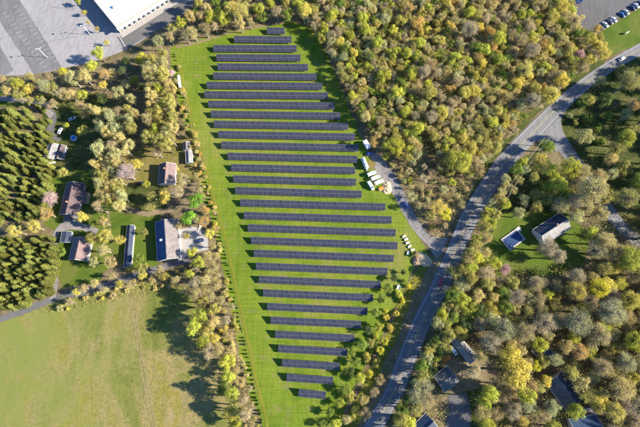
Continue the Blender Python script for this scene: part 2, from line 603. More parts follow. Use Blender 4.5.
# shopping lot
sheet('shopping_lot', [(-80, -60), (200, -60), (196, 0), (184, 9), (168, 22), (140, 42), (116, 54), (92, 62), (60, 69), (30, 75), (-80, 78)], Z1, 'lot_asphalt', 0.25)
sheet('worn_lot_band', [(-6, -10), (12, -10), (26, 10), (46, 42), (62, 68), (34, 74), (16, 46), (0, 22)], Z2, 'lot_asphalt_dark', 0.2)
sheet('worn_lot_band', [(-60, 20), (0, 46), (14, 70), (4, 76), (-60, 70)], Z2, 'lot_asphalt_dark', 0.3)
sheet('store_apron', [(117, 37), (124, 50), (188, 12), (196, 0), (172, 5)], Z2, 'lane_asphalt', 0.1)
for k in range(15):                                       # painted stall lines in the worn band
    t = k / 14
    a = (2 + 40 * t, 14 + 54 * t)
    for off in ((0, 0), (11, -6)):
        p0, p1 = (a[0] + off[0], a[1] + off[1]), (a[0] + off[0] + 4.5, a[1] + off[1] - 2.4)
        o = ribbon('stall_line', [p0, p1], 0.14, Z3 - 0.02, 'white_paint', 0, 1)
for a, b in (((4, 20), (44, 72)), ((14, 6), (54, 66)), ((42, 12), (60, 4)), ((46, 34), (68, 23)), ((44, 42), (78, 36)), ((34, 22), (56, 12))):
    ribbon('crack_seal', [a, b], 0.16, Z3 - 0.025, 'lane_asphalt', 0.03, 6)
for q in ((114, 27), (127, 50)), ((100, 33), (113, 25)):
    ribbon('painted_line', [q[0], q[1]], 0.35, Z3, 'white_paint')

# car park, top right
sheet('car_park', [(560, -40), (690, -60), (668, -16), (640, 3), (603, 30), (584, 30), (572, 12), (566, -10)], Z1, 'car_park_asphalt', 0.15)

# main road
RL = catmull([(352, 445), (372, 412), (386, 388), (398, 356), (413, 320), (432, 282), (448, 246), (461, 214), (478, 186), (498, 157), (523, 131), (549, 106), (580, 80), (610, 60), (640, 43), (680, 22)], 8)
RR = catmull([(374, 445), (393, 412), (406, 388), (418, 356), (433, 320), (452, 282), (467, 246), (482, 214), (499, 186), (519, 159), (541, 136), (563, 113), (590, 88), (618, 68), (646, 53), (686, 32)], 8)
struct('main_road', strip_mesh('main_road', RL, RR, Z3, 'road_asphalt'))
for nm, a, b, m in (('centre_line', 0.475, 0.488, 'yellow_paint'), ('centre_line', 0.512, 0.525, 'yellow_paint'), ('edge_line', 0.10, 0.115, 'white_paint'),
                    ('edge_line', 0.875, 0.89, 'white_paint')):
    struct(nm, strip_mesh(nm, RL, RR, Z4, m, a, b))
sheet('road_junction', [(536, 141), (546, 131), (562, 114), (566, 110), (561, 120), (562, 130), (567, 138), (572, 146), (556, 152), (548, 142)], Z3 - 0.012, 'road_asphalt')
ribbon('side_road', [(555, 134), (566, 150), (577, 163), (590, 180), (603, 200), (616, 220), (632, 236), (660, 256)], (8.5, 6.5), Z2, 'road_asphalt', 0.1)

# access drive to the panels
sheet('gravel_pad', [(366, 151), (376, 153), (384, 158), (390, 172), (396, 180), (390, 186), (378, 176), (374, 168), (372, 160)], Z2, 'gravel', 0.3, 2.0)
ribbon('access_drive', [(384, 170), (391, 180), (399, 194), (408, 212), (419, 230), (430, 241), (444, 250)], (7.0, 4.6), Z2, 'gravel', 0.25)
sheet('drive_mouth', [(424, 238), (432, 237), (448, 238), (442, 254), (436, 258), (430, 248)], Z2, 'gravel', 0.3, 2.0)

# lanes and drives on the left
ribbon('lane', [(-30, 328), (4, 318), (28, 309), (50, 300), (66, 296), (88, 291), (108, 285), (132, 277), (160, 268), (190, 259)], 3.6, Z2, 'lane_asphalt', 0.3)
ribbon('house_drive', [(66, 222), (58, 230), (54, 242), (54, 262), (55, 282), (52, 299)], 3.0, Z2, 'gravel', 0.25)
ribbon('front_drive', [(58, 229), (72, 226), (86, 228), (97, 232)], 4.0, Z2, 'gravel', 0.3)
sheet('house_parking', [(64, 214), (80, 212), (82, 226), (62, 229)], Z2, 'gravel', 0.3)
sheet('paved_yard', [(176, 230), (192, 226), (207, 232), (208, 250), (190, 254), (178, 262), (174, 250)], Z2, 'concrete', 0.3)
ribbon('footpath', [(118, 206), (132, 210), (146, 214), (156, 212), (170, 210)], 3.2, Z2, 'bare_soil', 0.6)
ribbon('yard_drive', [(36, 96), (52, 114), (50, 132), (58, 142)], 4.5, Z2, 'lane_asphalt', 0.5)
ribbon('side_path', [(-10, 98), (16, 100), (36, 102), (52, 116)], 3.5, Z2, 'gravel', 0.5)
sheet('woodland_drive', [(448, 396), (466, 392), (472, 410), (468, 440), (442, 440), (450, 410)], Z2, 'lane_asphalt', 0.4)
sheet('yard_soil', [(446, 362), (480, 352), (506, 372), (504, 384), (458, 392), (446, 376)], Z2, 'bare_soil', 0.8)
sheet('house_terrace', [(576, 410), (592, 407), (598, 416), (580, 420)], Z2, 'concrete', 0.3)
sheet('wood_clearing', [(372, 134), (392, 150), (410, 168), (440, 178), (470, 172), (480, 180), (462, 212), (440, 240), (428, 236), (404, 196), (388, 168), (374, 150)], Z1, 'bare_soil', 1.2)


# ------------------------------------------------------------------ the big store
def store():
    h = 7.0
    A = P(115.2, 25.6, h)
    u = (P(148, 5.2, h) - A).normalized()
    v = Vector((-u.y, u.x, 0))
    ang = math.atan2(u.y, u.x)
    t = thing('store_building', 'large flat white-roofed store with glazed arcade front beside the shopping lot', 'store', (A.x, A.y, 0), ang)
    Lx, Dy = 95.0, 70.0
    MB().box(0, Lx, 0, Dy, 0, h - 0.6).build('wall', 'cream_wall', t)
    MB().box(0.3, Lx - 0.3, 0.3, Dy - 0.3, h - 0.6, h - 0.35).build('roof', 'white_membrane', t)
    p = MB()
    p.box(-0.25, Lx + 0.25, -0.25, 0.3, h - 0.6, h).box(-0.25, Lx + 0.25, Dy - 0.3, Dy + 0.25, h - 0.6, h)
    p.box(-0.25, 0.3, 0.3, Dy - 0.3, h - 0.6, h).box(Lx - 0.3, Lx + 0.25, 0.3, Dy - 0.3, h - 0.6, h)
    p.build('parapet', 'white_wall', t)
    for k in range(16):
        x = 3.0 + k * 3.6
        w = MB().box(x, x + 2.4, -0.12, -0.02, 0.5, 4.4).build('window', 'white_metal', t)
        MB().box(x + 0.2, x + 2.2, -0.2, -0.13, 0.7, 4.2).build('pane', 'glass', w)
        MB().box(x - 0.75, x - 0.45, -0.4, 0.0, 0.05, 5.2).build('pilaster', 'white_wall', t)
    MB().box(-0.5, 62, -2.6, -0.4, 5.2, 5.45).build('canopy', 'dirty_white', t)
    MB().box(-1, 64, -4.0, -0.25, 0.021, 0.17).build('walkway', 'concrete', t)
    MB().box(46, 60, -0.5, -0.42, 0.2, 5.0).build('entrance', 'dark_opening', t)
    for x, y in ((6, 12), (14, 26), (30, 9), (22, 40), (40, 20)):
        MB().box(x, x + 2.2, y, y + 1.6, h - 0.35, h + 0.75).build('roof_unit', 'grey_wall', t)


store()


# ------------------------------------------------------------------ houses
def house(name, label, px, L, Wd, deg, eave, rise, roof, wall, cat='house', chimney=None, roof2=None, windows=3, skylight=False,
          trim='white_wall', over=0.5, wing=None):
    """gable house; the ridge runs along local x"""
    c = P(px[0], px[1], eave)
    t = thing(name, label, cat, (c.x, c.y, 0), R(deg))
    x, y, e, top = L / 2, Wd / 2, eave, eave + rise
    v = [(-x, -y, 0), (x, -y, 0), (x, y, 0), (-x, y, 0), (-x, -y, e), (x, -y, e), (x, y, e), (-x, y, e), (-x, 0, top), (x, 0, top)]
    MB().add(v, [(0, 1, 5, 4), (2, 3, 7, 6), (1, 2, 6, 9, 5), (3, 0, 4, 8, 7), (3, 2, 1, 0), (4, 5, 9, 8), (6, 7, 8, 9)]).build('wall', wall, t)
    sl = rise / y
    for k, s in enumerate((-1, 1)):
        yo, zo = y + over, e - over * sl
        xo = x + over
        th = 0.18
        a = [(-xo, s * yo, zo + 0.05), (xo, s * yo, zo + 0.05), (xo, s * 0.02, top + 0.05), (-xo, s * 0.02, top + 0.05)]
        b = [(p[0], p[1], p[2] + th) for p in a]
        f = [(0, 3, 2, 1), (4, 5, 6, 7), (0, 1, 5, 4), (1, 2, 6, 5), (2, 3, 7, 6), (3, 0, 4, 7)]
        if s > 0:
            f = [tuple(reversed(q)) for q in f]
        r = MB().add(a + b, f).build('roof_slope', roof if (k == 0 or not roof2) else roof2, t)
        MB().box(-xo - 0.03, xo + 0.03, min(s * yo, s * (yo + 0.16)), max(s * yo, s * (yo + 0.16)), zo - 0.02, zo + 0.2).build('gutter', trim, r)
        for e2 in (-1, 1):   # barge boards
            q = [(e2 * xo, s * yo, zo), (e2 * (xo + 0.14), s * yo, zo), (e2 * (xo + 0.14), s * 0.03, top), (e2 * xo, s * 0.03, top)]
            q2 = [(p[0], p[1], p[2] + 0.27) for p in q]
            MB().add(q + q2, [(0, 1, 2, 3), (7, 6, 5, 4), (0, 4, 5, 1), (1, 5, 6, 2), (2, 6, 7, 3), (3, 7, 4, 0)]).build('barge_board', trim, r)
        if skylight and k == 1:
            zc = e + (y * 0.5) * sl
            MB().box(-0.5, 0.5, y * 0.4, y * 0.6, zc + 0.1, zc + 0.9).build('skylight', 'white_metal', r)
    MB().box(-x - over, x + over, -0.2, 0.2, top + 0.16, top + 0.3).build('ridge_cap', roof, t)
    if chimney:
        MB().box(chimney * x - 0.45, chimney * x + 0.45, 0.4, 1.1, e, top + 1.3).build('chimney', 'brick', t)
    for s in (-1, 1):
        for k in range(windows):
            wx = -x + L * (k + 0.5) / windows
            w = MB().box(wx - 0.6, wx + 0.6, s * y - 0.06, s * y + 0.06, 0.9, 2.1).build('window', 'white_wall', t)
            MB().box(wx - 0.48, wx + 0.48, s * y - 0.09, s * y + 0.09, 1.02, 1.98).build('pane', 'glass', w)
    d = MB().box(x - 0.05, x + 0.07, -0.5, 0.5, 0.05, 2.1).build('door', 'red_wall', t)
    MB().box(x + 0.07, x + 0.12, 0.3, 0.4, 0.95, 1.1).build('handle', 'metal', d)
    if wing:
        wx, wl, ww = wing      # cross gable: position along the ridge, length beyond wall, width
        hh = rise * 0.8
        for s2 in ((-1) if wl < 0 else 1,):
            yy = s2 * (y + abs(wl))
            vv = [(wx - ww / 2, 0, 0), (wx + ww / 2, 0, 0), (wx + ww / 2, yy, 0), (wx - ww / 2, yy, 0), (wx - ww / 2, 0, e), (wx + ww / 2, 0, e),
                  (wx + ww / 2, yy, e), (wx - ww / 2, yy, e), (wx, 0, e + hh), (wx, yy, e + hh)]
            MB().add(vv, [(0, 1, 5, 8, 4), (1, 2, 6, 5), (2, 3, 7, 9, 6), (3, 0, 4, 7), (5, 6, 9, 8), (7, 4, 8, 9)]).build('wing_wall', wall, t)
            for s3 in (-1, 1):
                o1 = ww / 2 + 0.4
                zl = e - 0.4 * hh / (ww / 2)
                a = [(wx + s3 * o1, 0.3 * s2, zl + .08), (wx + s3 * o1, yy + 0.4 * s2, zl + .08), (wx, yy + 0.4 * s2, e + hh + .08), (wx, 0.3 * s2, e + hh + .08)]
                b = [(p[0], p[1], p[2] + 0.17) for p in a]
                MB().add(a + b, [(0, 3, 2, 1), (4, 5, 6, 7), (0, 1, 5, 4), (1, 2, 6, 5), (2, 3, 7, 6), (3, 0, 4, 7)]).build('wing_roof', roof2 or roof, t)
    return t


house('house', 'brown roofed house with a cross gable beside the pink blossom tree', (72, 199), 18, 9.5, 87, 3.4, 2.6, 'roof_brown', 'cream_wall', chimney=-0.3, windows=5, wing=(1.5, -3.5, 6), roof2='roof_brown')
house('house', 'small pinkish roofed house with white trim on the green lawn', (80, 249), 11.5, 9.0, 86, 3.2, 2.4, 'roof_pink', 'white_wall', roof2='roof_pink')
house('carport', 'dark flat-pitched carport just above the small pinkish roofed house', (66, 237), 5.5, 5.0, 90, 2.4, 0.5, 'roof_slate', 'grey_wall', 'carport', windows=1, over=0.3)
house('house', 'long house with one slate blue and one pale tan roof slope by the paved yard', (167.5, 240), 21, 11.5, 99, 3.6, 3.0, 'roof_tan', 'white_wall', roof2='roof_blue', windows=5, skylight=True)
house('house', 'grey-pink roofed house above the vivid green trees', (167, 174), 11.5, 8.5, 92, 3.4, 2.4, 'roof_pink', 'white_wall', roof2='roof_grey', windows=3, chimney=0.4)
house('shed', 'narrow white roofed shed by the field hedge', (189, 157), 7.0, 3.4, 98, 2.4, 0.7, 'roof_pale', 'green_sheet', 'shed', windows=1, over=0.2)
house('shed', 'small grey roofed shed touching the narrow white shed', (186.5, 146), 4.5, 3.6, 98, 2.4, 0.9, 'roof_tan', 'grey_wall', 'shed', windows=1, over=0.2)
house('shed', 'long narrow black roofed shed on the lawn left of the two-tone house', (129, 246), 23, 3.6, 92, 2.2, 0.8, 'roof_slate', 'cream_wall', 'shed', windows=5, over=0.2)
house('house', 'white roofed trailer house beside the conifer grove', (51, 151), 8.5, 5.0, 82, 2.8, 1.0, 'roof_pale', 'white_wall', windows=3)
house('house', 'grey roofed low house right beside the white trailer house', (60, 152), 8.0, 4.0, 82, 2.6, 0.9, 'roof_brown', 'grey_wall', windows=3, over=0.3)
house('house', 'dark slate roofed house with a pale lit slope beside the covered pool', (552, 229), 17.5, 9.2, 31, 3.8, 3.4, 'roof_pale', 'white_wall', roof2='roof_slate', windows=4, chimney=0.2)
house('house', 'long narrow pale roofed house next to the white van', (464, 349), 13.5, 4.4, -52, 2.8, 1.0, 'roof_pale', 'white_wall', windows=4)
house('garage', 'square dark grey roofed garage below the orange tarpaulin', (446, 379), 8.0, 8.0, 35, 2.8, 1.8, 'roof_grey', 'grey_wall', 'garage', windows=1)
house('house', 'small slate roofed house with white edges among the right-hand trees', (543, 352), 7.5, 6.5, -50, 3.0, 1.8, 'roof_slate', 'white_wall', windows=2)
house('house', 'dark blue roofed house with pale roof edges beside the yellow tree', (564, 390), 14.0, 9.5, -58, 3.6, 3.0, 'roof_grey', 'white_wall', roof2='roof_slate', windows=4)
house('house', 'blue roofed house cut by the bottom edge below the terrace', (586, 428), 13.0, 9.0, 8, 3.4, 2.6, 'roof_blue', 'white_wall', windows=3)
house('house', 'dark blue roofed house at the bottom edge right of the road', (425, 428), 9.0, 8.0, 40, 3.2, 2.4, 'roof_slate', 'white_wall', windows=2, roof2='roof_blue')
house('house', 'black roofed house cut by the right edge in the lower corner', (642, 413), 9.0, 7.0, 5, 3.2, 2.2, 'roof_slate', 'grey_wall', windows=2)


def pool():
    c = P(513, 239.5)
    t = thing('swimming_pool', 'covered rectangular pool with pale paved surround beside the slate roofed house', 'pool', (c.x, c.y, 0), R(34))
    m = MB()
    m.box(-5.9, 5.9, -3.9, -3.0, 0.03, 0.5).box(-5.9, 5.9, 3.0, 3.9, 0.03, 0.5).box(-5.9, -5.0, -3.0, 3.0, 0.03, 0.5).box(5.0, 5.9, -3.0, 3.0, 0.03, 0.5)
    m.build('coping', 'concrete', t)
    MB().box(-5.0, 5.0, -3.0, 3.0, 0.03, 0.30).build('cover', 'pool_cover', t)
    MB().box(-4.2, -3.4, -2.6, -2.0, 0.31, 0.6).build('float', 'white_metal', t)
    MB().box(5.9, 7.6, 1.2, 3.9, 0.03, 0.35).build('step', 'dirty_white', t)
    for k in range(2):
        s = MB().tube([(4.0, 3.2 + 0.5 * k, 0.5), (4.0, 3.2 + 0.5 * k, 1.2), (4.5, 2.9 + .5 * k, 1.2)], 0.04).build('rail', 'white_metal', t)
    # round above-ground pool in the back yard
    c = P(74, 138.5)
    t = thing('round_pool', 'small round blue above-ground pool in the shaded back yard', 'pool', (c.x, c.y, 0))
    n = 20
    w = MB()
    for k in range(n):
        a, b = 2 * math.pi * k / n, 2 * math.pi * (k + 1) / n
        pts = []
        for q in (a, b):
            for r_, z_ in ((1.7, 0.03), (1.7, 1.1), (1.55, 1.1), (1.55, 0.03)):
                pts.append((r_ * math.cos(q), r_ * math.sin(q), z_))
        w.add(pts, [(0, 4, 5, 1), (1, 5, 6, 2), (2, 6, 7, 3)])
    w.build('rim', 'white_metal', t)
    MB().tube([(0, 0, 0.5), (0, 0, 0.9)], 1.53, 20).build('cover', 'blue_tarp', t)


pool()


# ------------------------------------------------------------------ solar rows
ROWS = [(266.6, 30.6, 284.5, 31.0), (233.8, 39.0, 291.7, 39.6), (213, 48.2, 296.8, 48.6), (216.3, 57.4, 300.5, 57.9), (217.4, 66.6, 308, 67.3),
        (213, 75.8, 316.5, 76.8), (206.4, 85.0, 322.4, 86.2), (204.2, 94.3, 328, 95.8), (208, 103.9, 334.5, 105.8), (210.7, 114, 340.5, 116),
        (213.7, 124, 348, 126.4), (218, 134.2, 355, 137), (221, 145, 358.7, 148), (227.5, 156, 357.5, 159.3), (231, 167.4, 355, 170.6),
        (233, 178.8, 356, 182.2), (235, 190.4, 361.7, 194.4), (240, 202.7, 385.5, 207), (243.7, 215.4, 391.7, 220), (247.5, 227.8, 395.7, 232.8),
        (251, 240.4, 397.5, 245.8), (253.7, 253.2, 393.7, 258.6), (255.7, 266.2, 387.5, 271.6), (258.7, 279.4, 381, 284.8), (263, 292.9, 373, 298),
        (267, 306.6, 367.5, 311.2), (270.5, 320.4, 361, 324.6), (275, 334.4, 354.5, 338.6), (278, 348.6, 347.5, 352.5), (282, 363, 339, 366.6),
        (286.4, 377.6, 333, 380.8), (298.5, 393, 325.7, 395.6)]
ORD = ['topmost', 'second', 'third', 'fourth', 'fifth', 'sixth', 'seventh', 'eighth', 'ninth', 'tenth', 'eleventh', 'twelfth', 'thirteenth', 'fourteenth',
       'fifteenth', 'sixteenth', 'seventeenth', 'eighteenth', 'nineteenth', 'twentieth']
TILT, SLOPE, LOWZ = R(24), 4.15, 1.15
sec_cache = {}


def section_mesh(n, pw):
    key = (n, round(pw, 3))
    if key in sec_cache:
        return sec_cache[key]
    m, fr = MB(), MB()
    for i in range(n):
        for j in range(2):
            x0, x1 = i * pw + 0.035, (i + 1) * pw - 0.035
            y0, y1 = j * SLOPE / 2 + 0.05, (j + 1) * SLOPE / 2 - 0.05
            v = [(x0, y0, 0), (x1, y0, 0), (x1, y1, 0), (x0, y1, 0), (x0, y0, 0.03), (x1, y0, 0.03), (x1, y1, 0.03), (x0, y1, 0.03)]
            m.add(v, [(4, 5, 6, 7), (0, 1, 5, 4), (1, 2, 6, 5), (2, 3, 7, 6), (3, 0, 4, 7)])
    fr.box(0.01, n * pw - 0.01, 0, SLOPE, -0.06, 0.004)
    sec_cache[key] = (m.me('solar_panels', 'solar_glass'), fr.me('panel_frame', 'panel_frame'))
    return sec_cache[key]


post_hi = MB().tube([(0, 0, 0), (0, 0, LOWZ + SLOPE * 0.78 * math.sin(TILT) - 0.1)], 0.09, 6).me('post', 'steel_post')
post_lo = MB().tube([(0, 0, 0), (0, 0, LOWZ + SLOPE * 0.25 * math.sin(TILT) - 0.1)], 0.09, 6).me('post', 'steel_post')


def solar_rows():
    zc = LOWZ + SLOPE / 2 * math.sin(TILT)
    for i, (x0, y0, x1, y1) in enumerate(ROWS):
        a, b = P(x0, y0, zc), P(x1, y1, zc)
        L = (b - a).length
        n = max(6, round(L / 1.03))
        pw = L / n
        ang = math.atan2(b.y - a.y, b.x - a.x)
        u = Vector((math.cos(ang), math.sin(ang), 0))
        v = Vector((-u.y, u.x, 0))
        base = a - v * (SLOPE / 2 * math.cos(TILT))
        if i < 20:
            which = ORD[i] + (' of all' if i == 0 else ' from the top')
        else:
            k = len(ROWS) - 1 - i
            which = ('bottommost of all' if k == 0 else ORD[k] + ' from the bottom')
        t = thing('solar_panel_row', ('short ' if L < 40 else 'long ') + 'row of dark blue solar panels, ' + which + ' in the field', 'solar panels', (base.x, base.y, 0), ang, 'solar panel rows in the green field')
        done = 0
        while done < n:
            k = min(10, n - done)
            if 0 < n - done - k < 3:
                k = n - done
            pm, fm = section_mesh(k, pw)
            rr = random.Random(i * 100 + done)
            dz, dt = rr.uniform(-0.05, 0.05), R(rr.uniform(-0.5, 0.5))
            s = mesh_obj('panel_section', pm, t, (done * pw, 0, LOWZ + dz))
            s.rotation_euler = (TILT + dt, 0, 0)
            mesh_obj('panel_frame', fm, s)
            done += k
        np_ = max(2, int(L / 5))
        for k in range(np_):
            x = (k + 0.5) * L / np_
            mesh_obj('post', post_lo, t, (x, SLOPE * 0.25 * math.cos(TILT), 0))
            mesh_obj('post', post_hi, t, (x, SLOPE * 0.78 * math.cos(TILT), 0))
        for fr in (0.25, 0.78):
            y, z = SLOPE * fr * math.cos(TILT), LOWZ + SLOPE * fr * math.sin(TILT) - 0.17
            MB().box(0.1, L - 0.1, y - 0.05, y + 0.05, z - 0.05, z + 0.05).build('rail', 'steel_post', t)


solar_rows()


# ------------------------------------------------------------------ vehicles
def loft(sections):
    """sections: list of (x, [(y,z)...]) closed rings of equal count"""
    m = MB()
    n = len(sections[0][1])
    vs = [(x, y, z) for x, ring in sections for y, z in ring]
    fs = []
    for i in range(len(sections) - 1):
        for k in range(n):
            fs.append((i * n + k, (i + 1) * n + k, (i + 1) * n + (k + 1) % n, i * n + (k + 1) % n))
    fs.append(tuple(range(n)))
    fs.append(tuple(reversed(range((len(sections) - 1) * n, len(sections) * n))))
    m.add(vs, fs)
    return m


def ring(w, z0, z1, c=0.12):
    return [(-w, z0 + c), (-w + c * .6, z0), (w - c * .6, z0), (w, z0 + c), (w, z1 - c), (w - c, z1), (-w + c, z1), (-w, z1 - c)]


def fix(me):
    bm = bmesh.new()
    bm.from_mesh(me)
    bmesh.ops.recalc_face_normals(bm, faces=bm.faces)
    bm.to_mesh(me)
    bm.free()
    return me


car_body = fix(loft([(-2.25, ring(0.78, 0.42, 0.82)), (-2.1, ring(0.88, 0.3, 0.98)), (-1.3, ring(0.92, 0.24, 1.02)), (0.9, ring(0.92, 0.24, 1.0)),
                     (1.9, ring(0.88, 0.28, 0.86)), (2.25, ring(0.74, 0.4, 0.7))]).me('body', 'car_paint'))
car_glass = fix(loft([(-1.75, ring(0.72, 0.95, 1.03, .03)), (-1.15, ring(0.70, 0.95, 1.42, .1)), (0.2, ring(0.70, 0.95, 1.45, .1)), (1.05, ring(0.76, 0.92, 1.0, .03))]).me('windows', 'glass'))
car_roof = fix(loft([(-1.2, ring(0.62, 1.40, 1.44, .02)), (-0.9, ring(0.64, 1.40, 1.49, .03)), (0.0, ring(0.64, 1.42, 1.51, .03)), (0.28, ring(0.62, 1.41, 1.46, .02))]).me('roof', 'car_paint'))
van_body = fix(loft([(-2.7, ring(0.9, 0.4, 2.15)), (-2.6, ring(0.98, 0.3, 2.3)), (1.2, ring(0.98, 0.28, 2.3)), (1.9, ring(0.97, 0.28, 1.5)), (2.6, ring(0.93, 0.3, 1.1)), (2.8, ring(0.85, 0.4, 0.9))]).me('body', 'car_paint'))
van_screen = fix(loft([(1.24, ring(0.84, 2.16, 2.28, .04)), (1.93, ring(0.88, 1.42, 1.56, .04))]).me('windscreen', 'glass'))
wheel_me = MB().tube([(0, -0.11, 0), (0, 0.11, 0)], 0.33, 12).me('wheel', 'tyre')
lamp_me = MB().box(-0.04, 0.04, -0.18, 0.18, -0.06, 0.06).me('headlight', 'headlamp')
tail_me = MB().box(-0.04, 0.04, -0.15, 0.15, -0.06, 0.06).me('tail_light', 'tail_lamp')


def car(label, px, deg, col, group=None, van=False, name=None, z=Z3):
    c = P(px[0], px[1], z)
    t = thing(name or ('van' if van else 'car'), label, 'van' if van else 'car', c, R(deg), group)
    ps = [('body', van_body if van else car_body)]
    if van:
        ps += [('windscreen', van_screen)]
    else:
        ps += [('windows', car_glass), ('roof', car_roof)]
    for nm, me in ps:
        o = mesh_obj(nm, me, t)
        o.color = (*col, 1)
    wx = 1.75 if van else 1.4
    for sx in (-1, 1):
        for sy in (-1, 1):
            mesh_obj('wheel', wheel_me, t, (sx * wx, sy * (0.9 if van else 0.84), 0.33))
            if sx > 0:
                mesh_obj('headlight', lamp_me, t, (2.72 if van else 2.16, sy * 0.58, 0.78 if van else 0.66))
            else:
                mesh_obj('tail_light', tail_me, t, (-2.7 if van else -2.22, sy * 0.62, 1.0 if van else 0.74))
    return t


WHITE, SILVER, BLACK, NAVY, BLUE, RED, GREYC = (.75, .75, .75), (.42, .44, .46), (.015, .015, .02), (.02, .035, .10), (.03, .10, .35), (.50, .02, .05), (.12, .13, .14)
G = 'cars parked along the grass edge'
EA = math.degrees(math.atan2((P(640, 4) - P(602, 28)).y, (P(640, 4) - P(602, 28)).x))
for px, col, nm in (((601.5, 27.5), BLACK, 'black car at the lower left end of the parked line beside the wood'), ((605.3, 25.2), WHITE, 'white car, second from the wooded end of the parked line'),
                    ((610.2, 22.2), GREYC, 'dark grey car parked between two white cars by the grass'), ((613.8, 20.2), WHITE, 'white car, fourth from the wooded end of the parked line'),
                    ((622.0, 15.2), BLUE, 'blue car after the gap in the parked line'), ((626.0, 12.8), SILVER, 'silver car right beside the blue parked car'),
                    ((632.5, 8.6), NAVY, 'navy car near the right edge of the car park'), ((636.2, 6.2), WHITE, 'white car, second from the frame edge in the parked line'),
                    ((639.6, 4.0), NAVY, 'navy car at the frame edge, last of the parked line')):
    car(nm, px, EA - 88, col, G)
car('navy car alone at the far side of the car park', (576.5, 2.5), 8, NAVY)
car('small blue car at the top edge of the car park', (581.5, 0.0), 60, BLUE)
car('white car driving on the sunny upper stretch of road', (621.5, 59.5), 33, WHITE)
car('red car driving on the shaded middle stretch of road', (440, 282.5), 65, RED)
car('blue car parked on the gravel access drive', (406, 205.5), -62, (.05, .07, .25))
GV = 'white vans parked by the panels'
for px, d, nm in (((371.5, 174.2), 24, 'white van nearest the gravel pad in the van line'), ((375.3, 178.3), 24, 'white van in the middle of the van line'),
                  ((378.8, 182.6), 24, 'white van next to the sand pile in the van line'), ((370.6, 186.2), -60, 'white van turned away, standing left of the van line')):
    car(nm, px, d, WHITE, GV, True)
car('blue pickup sized car by the upper end of the gravel pad', (369.5, 154.0), 15, (.03, .05, .22))
car('white van parked beside the long narrow pale roofed house', (452.6, 350.2), -50, WHITE, None, True)
car('silver car in the dark back yard near the round pool', (72.5, 119.0), 25, SILVER)
car('white car in the shaded back yard left of the silver car', (60.5, 131), 75, WHITE)
car('navy car parked at the end of the carport drive', (70, 216.5), 90, GREYC)
car('dark car standing on the dry lawn beside the blossom tree', (141, 183.5), 3, BLACK)
car('dark car on the paved yard beside the long two-tone house', (200, 241), 20, NAVY)


